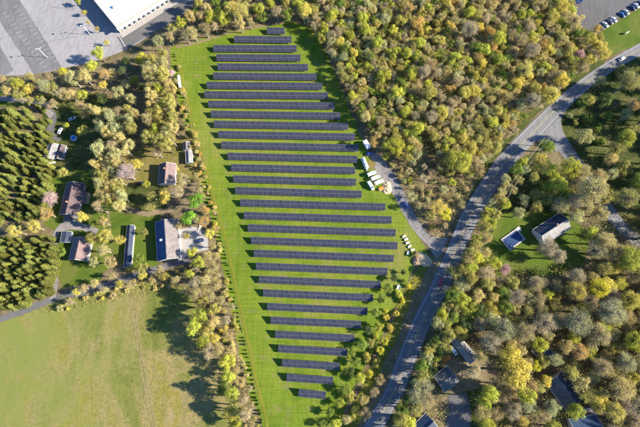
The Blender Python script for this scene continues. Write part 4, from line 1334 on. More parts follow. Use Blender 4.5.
# ---- trees seen singly in the photograph: (x, y, crown radius m, colour, kind)
SINGLE = [
    # left yards
    (50, 199, 4.6, 'pink', 'bare'), (47, 213, 4.0, 'orange', 'bare'), (195, 201, 4.6, 'vivid green', 'leafy'), (190, 218, 4.3, 'vivid green', 'leafy'),
    (141, 59, 4.2, 'bright yellow', 'leafy'), (98, 53, 4.2, 'lime', 'leafy'), (91, 65, 4.0, 'lime', 'leafy'), (63, 71, 2.6, 'bright yellow', 'leafy'),
    (106, 42, 2.0, 'yellow', 'leafy'), (97, 29, 1.8, 'yellow', 'leafy'), (84, 12, 1.8, 'yellow', 'leafy'), (78, 1, 2.2, 'lime', 'leafy'), (88, 22, 1.6, 'tan', 'leafy'),
    (105, 75, 4.0, 'orange', 'bare'), (112, 73, 3.2, 'tan', 'leafy'), (103, 85, 3.0, 'yellow', 'leafy'), (118, 92, 3.6, 'sage', 'leafy'), (123, 98, 3.0, 'sage', 'leafy'),
    (130, 98, 3.4, 'sage', 'leafy'), (126, 84, 3.0, 'sage', 'leafy'), (134, 80, 3.0, 'lime', 'leafy'), (120, 112, 3.2, 'grey', 'bare'), (110, 118, 4.2, 'sage', 'leafy'),
    (117, 130, 4.6, 'sage', 'leafy'), (108, 133, 4.0, 'tan', 'leafy'), (128, 120, 3.6, 'sage', 'leafy'), (134, 114, 3.4, 'tan', 'leafy'), (131, 126, 3.0, 'sage', 'leafy'),
    (100, 145, 3.6, 'sage', 'leafy'), (112, 147, 4.0, 'grey', 'bare'), (95, 174, 3.0, 'sage', 'leafy'), (99, 184, 3.6, 'sage', 'leafy'), (107, 160, 4.0, 'tan', 'leafy'),
    (113, 172, 4.2, 'sage', 'leafy'), (108, 186, 4.2, 'tan', 'leafy'), (117, 188, 3.8, 'olive', 'leafy'), (106, 199, 4.0, 'tan', 'leafy'), (113, 204, 3.8, 'lime', 'leafy'),
    (126, 172, 5.4, 'pink', 'bare'), (136, 165, 3.8, 'yellow', 'leafy'), (146, 184, 2.2, 'lime', 'leafy'), (83, 131, 3.8, 'yellow', 'leafy'), (88, 109, 3.8, 'tan', 'leafy'),
    (85, 115, 3.0, 'orange', 'bare'), (80, 105, 3.4, 'brown', 'bare'), (66, 125, 1.8, 'lime', 'leafy'), (82, 217, 3.2, 'yellow', 'leafy'), (98, 207, 3.4, 'grey', 'bare'),
    (165, 197, 4.2, 'yellow', 'leafy'), (178, 192, 3.8, 'grey', 'bare'), (183, 180, 3.8, 'tan', 'bare'), (176, 168, 2.0, 'tan', 'bush'), (104, 222, 3.4, 'tan', 'leafy'),
    (106, 236, 4.0, 'yellow', 'leafy'), (104, 250, 4.2, 'tan', 'bare'), (110, 262, 3.8, 'tan', 'leafy'), (138, 258, 3.4, 'green', 'leafy'), (192, 252, 3.2, 'lime', 'leafy'),
    (199, 262, 3.6, 'lime', 'leafy'), (190, 274, 3.0, 'lime', 'leafy'), (171, 73, 2.4, 'pink', 'leafy'), (157, 152, 4.0, 'grey', 'bare'),
    (28, 88, 3.8, 'yellow', 'leafy'), (18, 84, 4.0, 'lime', 'leafy'), (44, 86, 4.6, 'sage', 'bare'), (52, 88, 4.0, 'olive', 'leafy'), (40, 98, 2.8, 'lime', 'bush'),
    (62, 94, 3.8, 'brown', 'bare'), (52, 104, 3.4, 'brown', 'bare'), (72, 78, 4.4, 'sage', 'leafy'), (84, 76, 4.6, 'tan', 'leafy'), (70, 95, 4.2, 'tan', 'bare'), (82, 95, 3.6, 'lime', 'leafy'),
    (92, 238, 3.4, 'olive', 'leafy'), (62, 252, 2.4, 'green', 'bush'), (94, 262, 3.2, 'sage', 'leafy'), (144, 232, 2.6, 'olive', 'leafy'), (150, 208, 3.0, 'olive', 'leafy'), (92, 222, 2.6, 'green', 'leafy'), (152, 196, 3.2, 'olive', 'leafy'),
    (86, 178, 3.0, 'green', 'leafy'), (62, 172, 2.8, 'olive', 'leafy'), (120, 240, 2.8, 'yellow', 'leafy'), (142, 268, 3.0, 'olive', 'leafy'), (160, 270, 2.8, 'tan', 'bare'), (178, 226, 2.4, 'tan', 'bare'), (186, 236, 2.2, 'olive', 'leafy'),
    # north wood
    (366, 29, 4.2, 'lime', 'leafy'), (362, 18, 4.0, 'lime', 'leafy'), (377, 42, 4.0, 'lime', 'leafy'), (393, 53, 3.8, 'lime', 'leafy'), (368, 67, 3.8, 'lime', 'leafy'),
    (384, 76, 4.2, 'lime', 'leafy'), (411, 75, 4.6, 'lime', 'leafy'), (400, 82, 4.0, 'green', 'leafy'), (398, 92, 3.8, 'lime', 'leafy'), (456, 58, 4.2, 'lime', 'leafy'), (467, 62, 4.0, 'lime', 'leafy'),
    (470, 13, 4.2, 'lime', 'leafy'), (407, 9, 4.4, 'orange', 'bare'), (418, 23, 4.6, 'orange', 'leafy'), (430, 65, 5.4, 'orange', 'bare'), (430, 93, 4.6, 'yellow', 'leafy'), (465, 92, 4.6, 'yellow', 'leafy'),
    (439, 40, 4.4, 'yellow', 'leafy'), (385, 57, 3.2, 'sage', 'bare'), (470, 28, 6.4, 'grey', 'bare'), (424, 72, 5.2, 'grey', 'bare'), (562, 5, 4.8, 'yellow', 'leafy'), (551, 95, 5.4, 'yellow', 'leafy'),
    (562, 80, 4.6, 'yellow', 'leafy'), (604, 54, 4.0, 'yellow', 'leafy'), (600, 46, 4.2, 'yellow', 'leafy'), (484, 50, 4.4, 'lime', 'leafy'), (499, 60, 4.2, 'lime', 'leafy'), (500, 38, 4.4, 'lime', 'leafy'),
    (532, 50, 5.4, 'grey', 'bare'), (522, 40, 5.2, 'tan', 'bare'), (543, 45, 4.0, 'orange', 'leafy'), (580, 55, 3.8, 'rose', 'bare'), (597, 29, 3.2, 'orange', 'bare'), (525, 70, 5.4, 'yellow', 'leafy'),
    (576, 18, 4.6, 'tan', 'bare'), (590, 40, 4.6, 'yellow', 'leafy'), (578, 34, 3.8, 'green', 'leafy'), (533, 100, 5.0, 'grey', 'bare'),
    (396, 146, 5.6, 'bright yellow', 'leafy'), (410, 150, 4.4, 'lime', 'leafy'), (418, 127, 4.2, 'lime', 'leafy'), (405, 112, 4.0, 'lime', 'leafy'), (460, 161, 7.6, 'lime', 'leafy'), (470, 148, 5.4, 'yellow', 'leafy'),
    (438, 207, 5.0, 'yellow', 'leafy'), (446, 214, 3.8, 'bright yellow', 'leafy'), (432, 116, 4.6, 'grey', 'bare'), (442, 113, 4.6, 'yellow', 'leafy'), (410, 181, 2.0, 'lime', 'bush'),
    (373, 142, 3.4, 'orange', 'bare'), (386, 156, 2.6, 'lime', 'leafy'), (430, 215, 3.4, 'olive', 'leafy'), (452, 182, 2.6, 'lime', 'leafy'), (424, 178, 3.6, 'grey', 'bare'), (412, 196, 3.2, 'sage', 'bare'), (462, 204, 3.0, 'tan', 'bare'),
    (433, 172, 3.4, 'brown', 'bare'), (444, 190, 3.2, 'sage', 'leafy'), (476, 140, 4.6, 'olive', 'leafy'),
    # top middle
    (211, 17, 4.6, 'lime', 'leafy'), (224, 18, 4.4, 'lime', 'leafy'), (196, 12, 3.0, 'green', 'leafy'), (240, 12, 6.0, 'yellow', 'leafy'), (232, 8, 5.4, 'yellow', 'leafy'), (258, 8, 4.6, 'lime', 'leafy'), (270, 4, 4.4, 'lime', 'leafy'),
    (240, 24, 4.0, 'tan', 'leafy'), (205, 28, 4.4, 'brown', 'bare'), (193, 32, 4.2, 'tan', 'bare'), (186, 36, 3.4, 'sage', 'bare'), (215, 26, 3.8, 'grey', 'bare'), (304, 10, 4.6, 'yellow', 'leafy'), (298, 3, 4.4, 'lime', 'leafy'),
    (250, 22, 3.2, 'tan', 'bare'), (262, 16, 3.8, 'green', 'leafy'), (277, 12, 4.2, 'grey', 'bare'), (288, 14, 4.0, 'green', 'leafy'),
    # along the right-hand road and corner
    (547, 146, 5.0, 'green', 'leafy'), (540, 160, 4.6, 'yellow', 'leafy'), (571, 168, 7.2, 'lime', 'leafy'), (558, 184, 5.6, 'lime', 'leafy'), (593, 190, 9.4, 'tan', 'leafy'), (578, 182, 5.4, 'tan', 'bare'),
    (574, 201, 5.2, 'grey', 'bare'), (560, 205, 5.4, 'sage', 'leafy'), (512, 190, 3.6, 'tan', 'leafy'), (504, 204, 3.8, 'lime', 'leafy'), (518, 180, 3.4, 'olive', 'leafy'), (496, 214, 3.6, 'olive', 'leafy'),
    (617, 148, 5.2, 'olive', 'leafy'), (626, 138, 5.4, 'lime', 'leafy'), (611, 160, 4.4, 'tan', 'leafy'), (624, 168, 4.8, 'olive', 'leafy'), (612, 174, 4.0, 'sage', 'leafy'), (628, 198, 6.2, 'olive', 'leafy'), (640, 182, 6.0, 'green', 'leafy'),
    (588, 119, 3.6, 'green', 'bush'), (626, 115, 4.2, 'sage', 'leafy'), (606, 100, 4.6, 'dark green', 'leafy'), (630, 80, 6.5, 'olive', 'leafy'), (634, 104, 5.0, 'orange', 'bare'), (597, 128, 3.0, 'green', 'bush'), (600, 142, 2.6, 'green', 'bush'),
    (575, 122, 2.6, 'olive', 'bush'), (570, 116, 2.2, 'sage', 'bush'), (582, 104, 2.6, 'green', 'bush'), (608, 116, 2.8, 'green', 'bush'), (590, 100, 2.6, 'olive', 'bush'),
    (590, 232, 3.6, 'lime', 'leafy'), (606, 240, 5.4, 'tan', 'leafy'), (598, 250, 5.6, 'sage', 'bare'), (630, 258, 7.0, 'lime', 'leafy'), (616, 252, 6.0, 'tan', 'leafy'), (548, 246, 5.6, 'grey', 'bare'), (560, 256, 5.0, 'grey', 'bare'),
    (505, 269, 4.0, 'rose', 'bare'), (495, 264, 3.6, 'lime', 'leafy'), (484, 262, 3.0, 'lime', 'leafy'), (488, 284, 3.8, 'olive', 'leafy'), (494, 298, 3.6, 'tan', 'leafy'), (504, 294, 4.2, 'green', 'leafy'), (506, 308, 4.2, 'green', 'leafy'),
    (576, 291, 5.4, 'yellow', 'leafy'), (600, 288, 5.6, 'bright yellow', 'leafy'), (548, 294, 3.2, 'lime', 'leafy'), (556, 296, 2.6, 'orange', 'leafy'), (612, 312, 8.0, 'sage', 'bare'), (578, 322, 8.0, 'sage', 'bare'), (545, 324, 6.4, 'grey', 'bare'), (600, 334, 6.2, 'tan', 'bare'),
    (516, 372, 7.2, 'yellow', 'leafy'), (510, 358, 5.4, 'yellow', 'leafy'), (536, 366, 2.8, 'bright yellow', 'leafy'), (527, 394, 4.8, 'lime', 'leafy'), (490, 394, 4.8, 'lime', 'leafy'), (485, 400, 3.6, 'lime', 'leafy'), (576, 412, 4.0, 'lime', 'leafy'),
    (424, 388, 5.8, 'sage', 'bare'), (416, 398, 5.2, 'sage', 'bare'), (428, 400, 5.0, 'tan', 'bare'), (408, 420, 4.4, 'lime', 'leafy'), (416, 408, 4.0, 'olive', 'leafy'), (615, 412, 5.4, 'yellow', 'leafy'), (622, 388, 6.4, 'tan', 'leafy'),
    (490, 342, 6.6, 'grey', 'bare'), (505, 330, 6.6, 'sage', 'bare'), (525, 332, 6.0, 'tan', 'bare'), (580, 352, 5.4, 'orange', 'bare'), (604, 368, 6.2, 'tan', 'bare'), (636, 342, 5.8, 'lime', 'leafy'), (630, 300, 5.6, 'yellow', 'leafy'),
    (455, 272, 4.6, 'olive', 'leafy'), (462, 284, 5.0, 'sage', 'leafy'), (452, 296, 4.4, 'green', 'leafy'), (462, 300, 4.0, 'lime', 'leafy'), (470, 278, 4.0, 'olive', 'leafy'), (478, 258, 3.6, 'lime', 'leafy'), (476, 244, 3.6, 'olive', 'leafy'), (486, 238, 3.6, 'tan', 'leafy'),
    (484, 226, 3.8, 'olive', 'leafy'), (492, 224, 3.2, 'lime', 'leafy'), (470, 310, 4.4, 'lime', 'leafy'), (452, 318, 3.8, 'green', 'leafy'), (466, 324, 4.2, 'dark green', 'leafy'), (478, 296, 4.2, 'tan', 'leafy'), (480, 312, 4.0, 'dark green', 'leafy'),
    (583, 172, 5.6, 'tan', 'leafy'), (600, 177, 5.6, 'tan', 'leafy'), (606, 196, 5.4, 'olive', 'leafy'), (566, 194, 5.0, 'lime', 'leafy'), (552, 172, 4.6, 'lime', 'leafy'), (586, 206, 5.2, 'tan', 'leafy'), (548, 198, 4.4, 'olive', 'leafy'),
    (535, 195, 4.2, 'olive', 'leafy'), (524, 200, 3.8, 'sage', 'leafy'), (576, 216, 4.2, 'sage', 'leafy'), (600, 212, 4.6, 'tan', 'leafy'), (548, 186, 4.2, 'lime', 'leafy'), (534, 178, 3.8, 'olive', 'leafy'),
    (581, 384, 4.8, 'tan', 'leafy'), (570, 374, 4.2, 'olive', 'leafy'), (556, 360, 4.2, 'sage', 'bare'), (588, 396, 4.6, 'olive', 'leafy'), (552, 408, 4.4, 'sage', 'bare'), (600, 404, 4.8, 'yellow', 'leafy'), (480, 358, 3.6, 'tan', 'bare'), (474, 372, 3.4, 'grey', 'bare'),
    # strip between field and road
    (383, 299, 4.0, 'green', 'leafy'), (376, 312, 3.8, 'green', 'leafy'), (388, 288, 3.4, 'green', 'leafy'), (395, 278, 3.2, 'dark green', 'leafy'), (379, 327, 3.4, 'lime', 'leafy'), (368, 330, 3.6, 'dark green', 'leafy'), (362, 345, 3.6, 'green', 'leafy'),
    (371, 343, 3.2, 'olive', 'leafy'), (356, 362, 3.6, 'green', 'leafy'), (349, 372, 3.6, 'dark green', 'leafy'), (360, 378, 3.4, 'lime', 'leafy'), (345, 388, 3.8, 'green', 'leafy'), (352, 352, 3.0, 'green', 'leafy'),
    (385, 341, 3.2, 'bright yellow', 'leafy'), (381, 350, 3.2, 'bright yellow', 'leafy'), (376, 362, 3.4, 'yellow', 'leafy'), (369, 374, 3.2, 'bright yellow', 'leafy'), (390, 328, 2.6, 'yellow', 'bush'), (402, 300, 2.4, 'bright yellow', 'bush'), (396, 314, 2.6, 'yellow', 'bush'),
    (408, 286, 2.2, 'bright yellow', 'bush'), (380, 380, 3.6, 'tan', 'bare'), (374, 392, 3.6, 'grey', 'bare'), (364, 400, 3.4, 'tan', 'leafy'), (356, 412, 3.6, 'yellow', 'leafy'), (348, 420, 3.4, 'tan', 'bare'), (366, 414, 3.2, 'brown', 'bare'), (340, 404, 3.4, 'lime', 'leafy'),
    (330, 412, 3.4, 'green', 'leafy'), (336, 424, 3.2, 'lime', 'leafy'), (322, 424, 3.0, 'green', 'leafy'), (350, 396, 3.2, 'yellow', 'leafy'), (404, 272, 2.6, 'dark green', 'leafy'), (416, 254, 2.0, 'brown', 'bush'),
    # hedgerow beside the meadow
    (200, 316, 4.6, 'lime', 'leafy'), (194, 328, 4.4, 'lime', 'leafy'), (206, 330, 4.0, 'olive', 'leafy'), (203, 342, 4.2, 'lime', 'leafy'), (214, 322, 3.6, 'tan', 'bare'), (214, 338, 3.4, 'yellow', 'leafy'), (210, 352, 4.2, 'grey', 'bare'), (218, 348, 3.6, 'tan', 'bare'),
    (227, 362, 4.2, 'lime', 'leafy'), (228, 376, 4.0, 'lime', 'leafy'), (224, 388, 3.8, 'green', 'leafy'), (232, 394, 3.8, 'lime', 'leafy'), (236, 408, 4.0, 'olive', 'leafy'), (228, 414, 3.8, 'yellow', 'leafy'), (236, 422, 4.0, 'lime', 'leafy'), (244, 400, 3.2, 'grey', 'bare'),
    (246, 414, 3.4, 'grey', 'bare'), (240, 382, 3.0, 'tan', 'bare'), (236, 370, 3.0, 'tan', 'bare'), (232, 352, 3.0, 'tan', 'bare'), (202, 302, 3.8, 'olive', 'leafy'), (196, 294, 4.0, 'tan', 'bare'), (210, 296, 3.6, 'tan', 'bare'), (214, 308, 3.4, 'olive', 'leafy'),
    (206, 280, 4.0, 'tan', 'bare'), (196, 282, 3.6, 'grey', 'bare'), (212, 268, 3.6, 'tan', 'bare'), (208, 256, 3.2, 'tan', 'bare'), (216, 284, 3.2, 'tan', 'bare'), (226, 320, 2.8, 'grey', 'bare'), (228, 336, 2.8, 'tan', 'bare'), (222, 300, 2.8, 'tan', 'bare'),
    (206, 210, 2.8, 'orange', 'bare'), (204, 222, 3.0, 'orange', 'bare'), (209, 234, 2.8, 'yellow', 'leafy'), (213, 246, 2.8, 'tan', 'bare'), (200, 190, 2.6, 'tan', 'bare'), (196, 176, 2.4, 'tan', 'bare'), (217, 256, 2.6, 'tan', 'bare'),
    # lane hedgerow
    (76, 292, 2.6, 'yellow', 'leafy'), (84, 288, 2.4, 'tan', 'bare'), (94, 283, 2.6, 'tan', 'leafy'), (104, 290, 2.4, 'tan', 'bare'), (120, 284, 2.6, 'yellow', 'leafy'), (132, 284, 2.8, 'tan', 'bare'), (142, 276, 2.8, 'yellow', 'leafy'),
    (152, 280, 2.6, 'tan', 'bare'), (164, 277, 3.0, 'olive', 'leafy'), (176, 280, 3.2, 'tan', 'bare'), (186, 290, 3.2, 'tan', 'bare'), (112, 276, 2.4, 'tan', 'bare'), (70, 302, 2.2, 'grey', 'bare'), (60, 308, 2.0, 'sage', 'bush'), (130, 268, 2.2, 'olive', 'bush'),
]
STRIP = [(336, 380), (360, 330), (384, 276), (416, 262), (404, 320), (384, 372), (356, 430), (310, 430)]
LOW = [(384, 140), (480, 140), (486, 170), (450, 236), (420, 236), (380, 160)]
GIANT = [(466, 322), (540, 318), (545, 392), (476, 408)]
TALL = [GIANT, [(440, 260), (490, 205), (512, 190), (500, 226), (492, 266), (486, 330), (440, 336)], [(184, 300), (222, 300), (250, 427), (215, 427)], [(90, 75), (136, 75), (136, 210), (90, 210)],
        [(395, 380), (440, 380), (440, 430), (395, 430)], [(534, 140), (556, 140), (552, 170), (530, 170)]]
for x, y, r, c, k in SINGLE:
    tall = k != 'bush' and r > 3.0 and any(inside(x, y, q) for q in TALL)
    if tall and x < 260 and y > 290 and random.random() < 0.45:
        tall = False
    low = k != 'bush' and (inside(x, y, LOW) or inside(x, y, STRIP))
    if inside(x, y, STRIP):
        r *= 0.8
    plant((x, y), r, c, k, random.uniform(*((19, 24) if inside(x, y, GIANT) else ((11.5, 14) if x > 400 else (13.5, 18)))) if tall else (r * 1.9 if low else None))

# ---- fill the woods
scatter([(96, 112), (134, 108), (134, 136), (122, 160), (120, 206), (98, 212), (94, 170)], 500, (3.0, 4.2), {'sage': 4, 'olive': 2, 'tan': 2}, {'leafy': 1}, 0.62, hk=(4.2, 4.9), seed=33)
scatter([(446, 256), (468, 222), (486, 196), (508, 172), (522, 160), (530, 170), (512, 188), (498, 208), (486, 236), (474, 262), (462, 290), (454, 318), (438, 332), (432, 322)], 900, (3.0, 4.2),
        {'olive': 4, 'green': 3, 'lime': 2, 'tan': 2, 'sage': 2}, {'leafy': 1}, 0.46, hk=(3.3, 4.0), seed=31)
scatter([(424, 356), (440, 326), (452, 332), (444, 352), (432, 372), (414, 404), (402, 440), (390, 440)], 500, (3.0, 4.0), {'dark green': 3, 'olive': 3, 'green': 2, 'sage': 1}, {'leafy': 1}, 0.44, hk=(3.4, 4.4), seed=32)
scatter([(440, 318), (458, 280), (472, 246), (486, 214), (504, 186), (524, 160), (530, 164), (512, 190), (496, 218), (482, 250), (468, 284), (450, 322), (438, 352), (426, 384), (410, 416), (398, 440), (386, 440), (412, 388), (426, 354)], 1200, (1.8, 2.8),
        {'green': 4, 'olive': 3, 'dark green': 3, 'sage': 1}, {'bush': 1}, 0.36, clear=[ROADPX], seed=35)
WOOD = {'olive': 3, 'tan': 3, 'yellow': 2.2, 'lime': 1.6, 'grey': 2.6, 'green': 0.8, 'sage': 1.2, 'brown': 1.4, 'orange': 0.4}
WOODW = {'lime': 2.4, 'olive': 3, 'green': 1.6, 'sage': 2, 'tan': 1.6, 'grey': 1.4, 'yellow': 1.0, 'brown': 0.6}
scatter([(315, -8), (430, -8), (430, 100), (415, 165), (392, 150), (372, 132), (356, 108), (342, 76), (326, 46), (306, 26)], 6000, (2.5, 4.0), WOODW, {'leafy': 5, 'bare': 1.8}, 0.56, hk=(2.3, 3.1), seed=3)
scatter([(430, -8), (566, -8), (580, 30), (602, 36), (606, 52), (572, 76), (546, 96), (518, 124), (494, 150), (476, 176), (440, 170), (428, 120)], 8000, (2.6, 4.2), WOOD, {'leafy': 5, 'bare': 2.6}, 0.57, hk=(2.3, 3.1), seed=4)
scatter([(384, 156), (420, 164), (474, 172), (484, 168), (462, 206), (446, 232), (430, 226), (404, 186)], 700, (1.6, 2.8), {'olive': 3, 'tan': 3, 'brown': 3, 'sage': 2, 'grey': 3}, {'bush': 3, 'bare': 1}, 0.95, seed=5)
scatter([(150, 40), (190, 14), (196, -8), (306, -8), (300, 14), (250, 24), (212, 33), (176, 46)], 900, (3.0, 4.2), {'olive': 2, 'tan': 2, 'green': 2, 'sage': 1, 'lime': 1, 'brown': 1}, {'leafy': 5, 'bare': 2}, 0.78, seed=6)
scatter([(146, 62), (168, 48), (178, 80), (190, 120), (196, 150), (180, 142), (162, 150), (146, 138), (150, 104)], 1800, (3.2, 4.6), {'olive': 6, 'sage': 1.5, 'tan': 1.6, 'yellow': 0.8, 'lime': 0.8}, {'leafy': 8, 'bare': 0.6}, 0.58, hk=(4.0, 4.8), seed=7)
scatter([(56, 78), (100, 66), (140, 52), (150, 62), (148, 104), (136, 134), (104, 110), (96, 122), (60, 100)], 500, (2.6, 3.8), {'sage': 3, 'olive': 2, 'tan': 2, 'dark green': 3, 'brown': 1}, {'leafy': 5, 'bare': 1}, 1.15, seed=8)
scatter([(0, 78), (60, 74), (72, 84), (60, 108), (30, 102), (0, 90)], 300, (2.4, 3.6), {'olive': 2, 'tan': 2, 'brown': 2, 'sage': 1}, {'leafy': 4, 'bare': 2}, 0.9, seed=9)
RWOOD = {'tan': 3.4, 'sage': 2.6, 'olive': 2.6, 'grey': 3, 'yellow': 1.3, 'lime': 0.9, 'brown': 1.2}
scatter([(456, 262), (478, 232), (486, 218), (500, 214), (488, 258), (498, 282), (560, 284), (590, 268), (690, 250), (690, 440), (604, 440), (590, 405), (560, 366), (535, 345), (500, 330), (476, 336), (440, 332)],
        5000, (3.6, 6.0), RWOOD, {'leafy': 3.2, 'bare': 3}, 0.58, hk=(2.2, 3.0), seed=10)
scatter([(470, 300), (520, 320), (548, 368), (545, 410), (575, 440), (500, 440), (480, 420), (478, 384), (505, 370), (480, 345)], 900, (3.2, 5.2), RWOOD, {'leafy': 3, 'bare': 3}, 0.62, hk=(2.2, 3.0), seed=11)
scatter([(432, 330), (448, 330), (440, 366), (430, 386), (408, 440), (396, 440), (412, 396)], 300, (2.6, 4.0), {'green': 2, 'dark green': 3, 'olive': 2}, {'leafy': 5, 'bush': 1}, 0.8, hk=(4.2, 5.2), seed=12)
scatter([(500, 176), (536, 152), (556, 176), (570, 204), (530, 210), (490, 214)], 250, (2.6, 4.0), {'olive': 3, 'lime': 2, 'tan': 2}, {'leafy': 4, 'bare': 2}, 1.25, seed=13)
scatter([(596, 76), (690, 40), (690, 240), (640, 222), (612, 190), (600, 150), (575, 130), (580, 104)], 500, (3.0, 5.0), {'dark green': 3, 'green': 2, 'olive': 3, 'sage': 1}, {'leafy': 4, 'bush': 2}, 1.2, seed=14)
scatter([(500, 176), (530, 160), (560, 190), (545, 212), (500, 214)], 200, (3.0, 4.2), {'olive': 3, 'tan': 2, 'sage': 2}, {'leafy': 3, 'bare': 1}, 0.85, seed=34)
# tall trees just beyond the right edge whose shadows reach into view
scatter([(646, 64), (720, 50), (720, 235), (648, 235)], 300, (5.0, 6.5), {'green': 1, 'olive': 2}, {'leafy': 1}, 0.8, hk=(3.2, 3.6), seed=15)
# strips
scatter([(336, 400), (352, 372), (372, 330), (388, 292), (398, 270), (412, 262), (404, 300), (392, 340), (376, 372), (356, 404), (344, 440), (318, 440)], 500, (1.4, 2.4), {'green': 2, 'lime': 4, 'yellow': 3, 'bright yellow': 1, 'olive': 1}, {'bush': 1}, 0.9, clear=[ROADPX], seed=16)
scatter([(190, 262), (219, 250), (229, 290), (240, 340), (251, 390), (258, 440), (240, 440), (226, 390), (206, 330), (186, 285)], 700, (1.3, 2.2), {'tan': 5, 'grey': 3, 'olive': 2, 'yellow': 1, 'lime': 1}, {'bush': 2, 'bare': 2}, 0.7, clear=[], seed=17)
scatter([(178, 60), (186, 96), (200, 150), (215, 210), (226, 262), (216, 258), (202, 214), (196, 170), (184, 130), (172, 80)], 500, (1.2, 2.2), {'tan': 4, 'olive': 2, 'orange': 1, 'yellow': 1}, {'bush': 2, 'bare': 1}, 0.7, clear=[], seed=18)
scatter([(58, 300), (110, 286), (186, 268), (190, 284), (110, 296), (60, 312)], 300, (1.0, 1.8), {'tan': 4, 'olive': 3, 'yellow': 2, 'grey': 2}, {'bush': 1}, 0.95, clear=[], seed=19)
# conifer groves
scatter([(-20, 112), (44, 104), (52, 130), (50, 172), (44, 196), (38, 218), (-20, 222)], 3500, (1.3, 2.5), {'pine': 1}, {'pine': 1}, 0.58, hk=(2.9, 4.6), clear=[], seed=20, limit=172)
scatter([(10, 214), (40, 222), (38, 236), (14, 238)], 100, (3.2, 4.2), {'yellow': 1, 'olive': 1}, {'leafy': 1}, 0.9, clear=[], seed=21)
scatter([(-20, 238), (50, 236), (56, 262), (50, 292), (20, 306), (-20, 316)], 3500, (1.3, 2.5), {'pine': 1}, {'pine': 1}, 0.58, hk=(2.9, 4.6), clear=[], seed=22, limit=125)

# ------------------------------------------------------------------ labels for the vegetation: each is placed by the nearest thing one can find
LAND = [((122, 20), 'the white-roofed store'), ((47, 57), 'the lamp post on the worn lot'), ((90, 34), 'the lamp post near the store'), ((72, 199), 'the brown roofed house'),
        ((80, 249), 'the small pinkish roofed house'), ((167, 240), 'the long two-tone house'), ((167, 174), 'the grey-pink roofed house'), ((188, 152), 'the narrow white shed'),
        ((52, 151), 'the white trailer house'), ((74, 138), 'the round pool'), ((180, 83), 'the long white trailer'), ((552, 229), 'the dark slate roofed house'),
        ((513, 240), 'the covered pool'), ((464, 349), 'the long pale roofed house'), ((446, 379), 'the dark grey garage'), ((543, 352), 'the small slate roofed house'),
        ((564, 390), 'the dark blue roofed house'), ((586, 426), 'the blue roofed bottom house'), ((425, 426), 'the roadside bottom house'), ((640, 413), 'the black roofed corner house'),
        ((375, 178), 'the van line'), ((366, 146), 'the equipment container'), ((408, 244), 'the loaded pallets'), ((440, 282), 'the red car'), ((621, 60), 'the white driving car'),
        ((398, 289), 'the flatbed trailer'), ((606, 25), 'the white parked cars'), ((577, 3), 'the lone navy car'), ((555, 130), 'the road junction'), ((630, 236), 'the shaded side road'),
        ((430, 245), 'the drive mouth'), ((387, 187), 'the sand pile'), ((132, 292), 'the dirt track top'), ((54, 262), 'the gravel house drive'), ((0, 318), 'the lane end'),
        ((490, 200), 'the shaded road bend'), ((520, 133), 'the sunny road stretch'), ((640, 427), 'the lower right frame corner'), ((430, 0), 'the middle of the top edge'), ((500, 0), 'the top edge above the wood'),
        ((640, 100), 'the upper right frame edge'), ((640, 300), 'the lower right frame edge'), ((398, 360), 'the dark lower road'), ((470, 100), 'the middle of the wood'),
        ((20, 92), 'the corner lawn'), ((130, 172), 'the dry lawn')]
for i in (0, 2, 5, 8, 11, 17, 20, 23, 26, 29, 31):
    nm = 'the ' + (ORD[i] if i < 20 else {0: 'bottommost', 2: 'third lowest', 5: 'sixth lowest', 8: 'ninth lowest', 11: 'twelfth lowest'}[31 - i]) + ' panel row'
    LAND.append(((ROWS[i][2], ROWS[i][3]), nm))
    LAND.append(((ROWS[i][0], ROWS[i][1]), nm))
KW = {'leafy': 'leafy tree', 'tall': 'tall leafy tree', 'young': 'small budding tree', 'airy': 'open-crowned tree', 'bare': 'budding tree', 'pine': 'conifer', 'bush': 'shrub'}
NM = {'leafy': 'leafy_tree', 'tall': 'tall_leafy_tree', 'young': 'young_budding_tree', 'airy': 'open_crowned_tree', 'bare': 'budding_tree', 'pine': 'conifer_tree', 'bush': 'shrub'}
CATS = {'leafy': 'tree', 'tall': 'tree', 'young': 'tree', 'airy': 'tree', 'bare': 'tree', 'pine': 'conifer', 'bush': 'shrub'}
CW = {'pine': 'light green', 'tan': 'tan', 'grey': 'grey', 'sage': 'pale sage'}
NTH = ['nearest', 'second nearest', 'third nearest', 'fourth nearest', 'fifth nearest', 'sixth nearest', 'seventh nearest', 'eighth nearest', 'ninth nearest', 'tenth nearest']


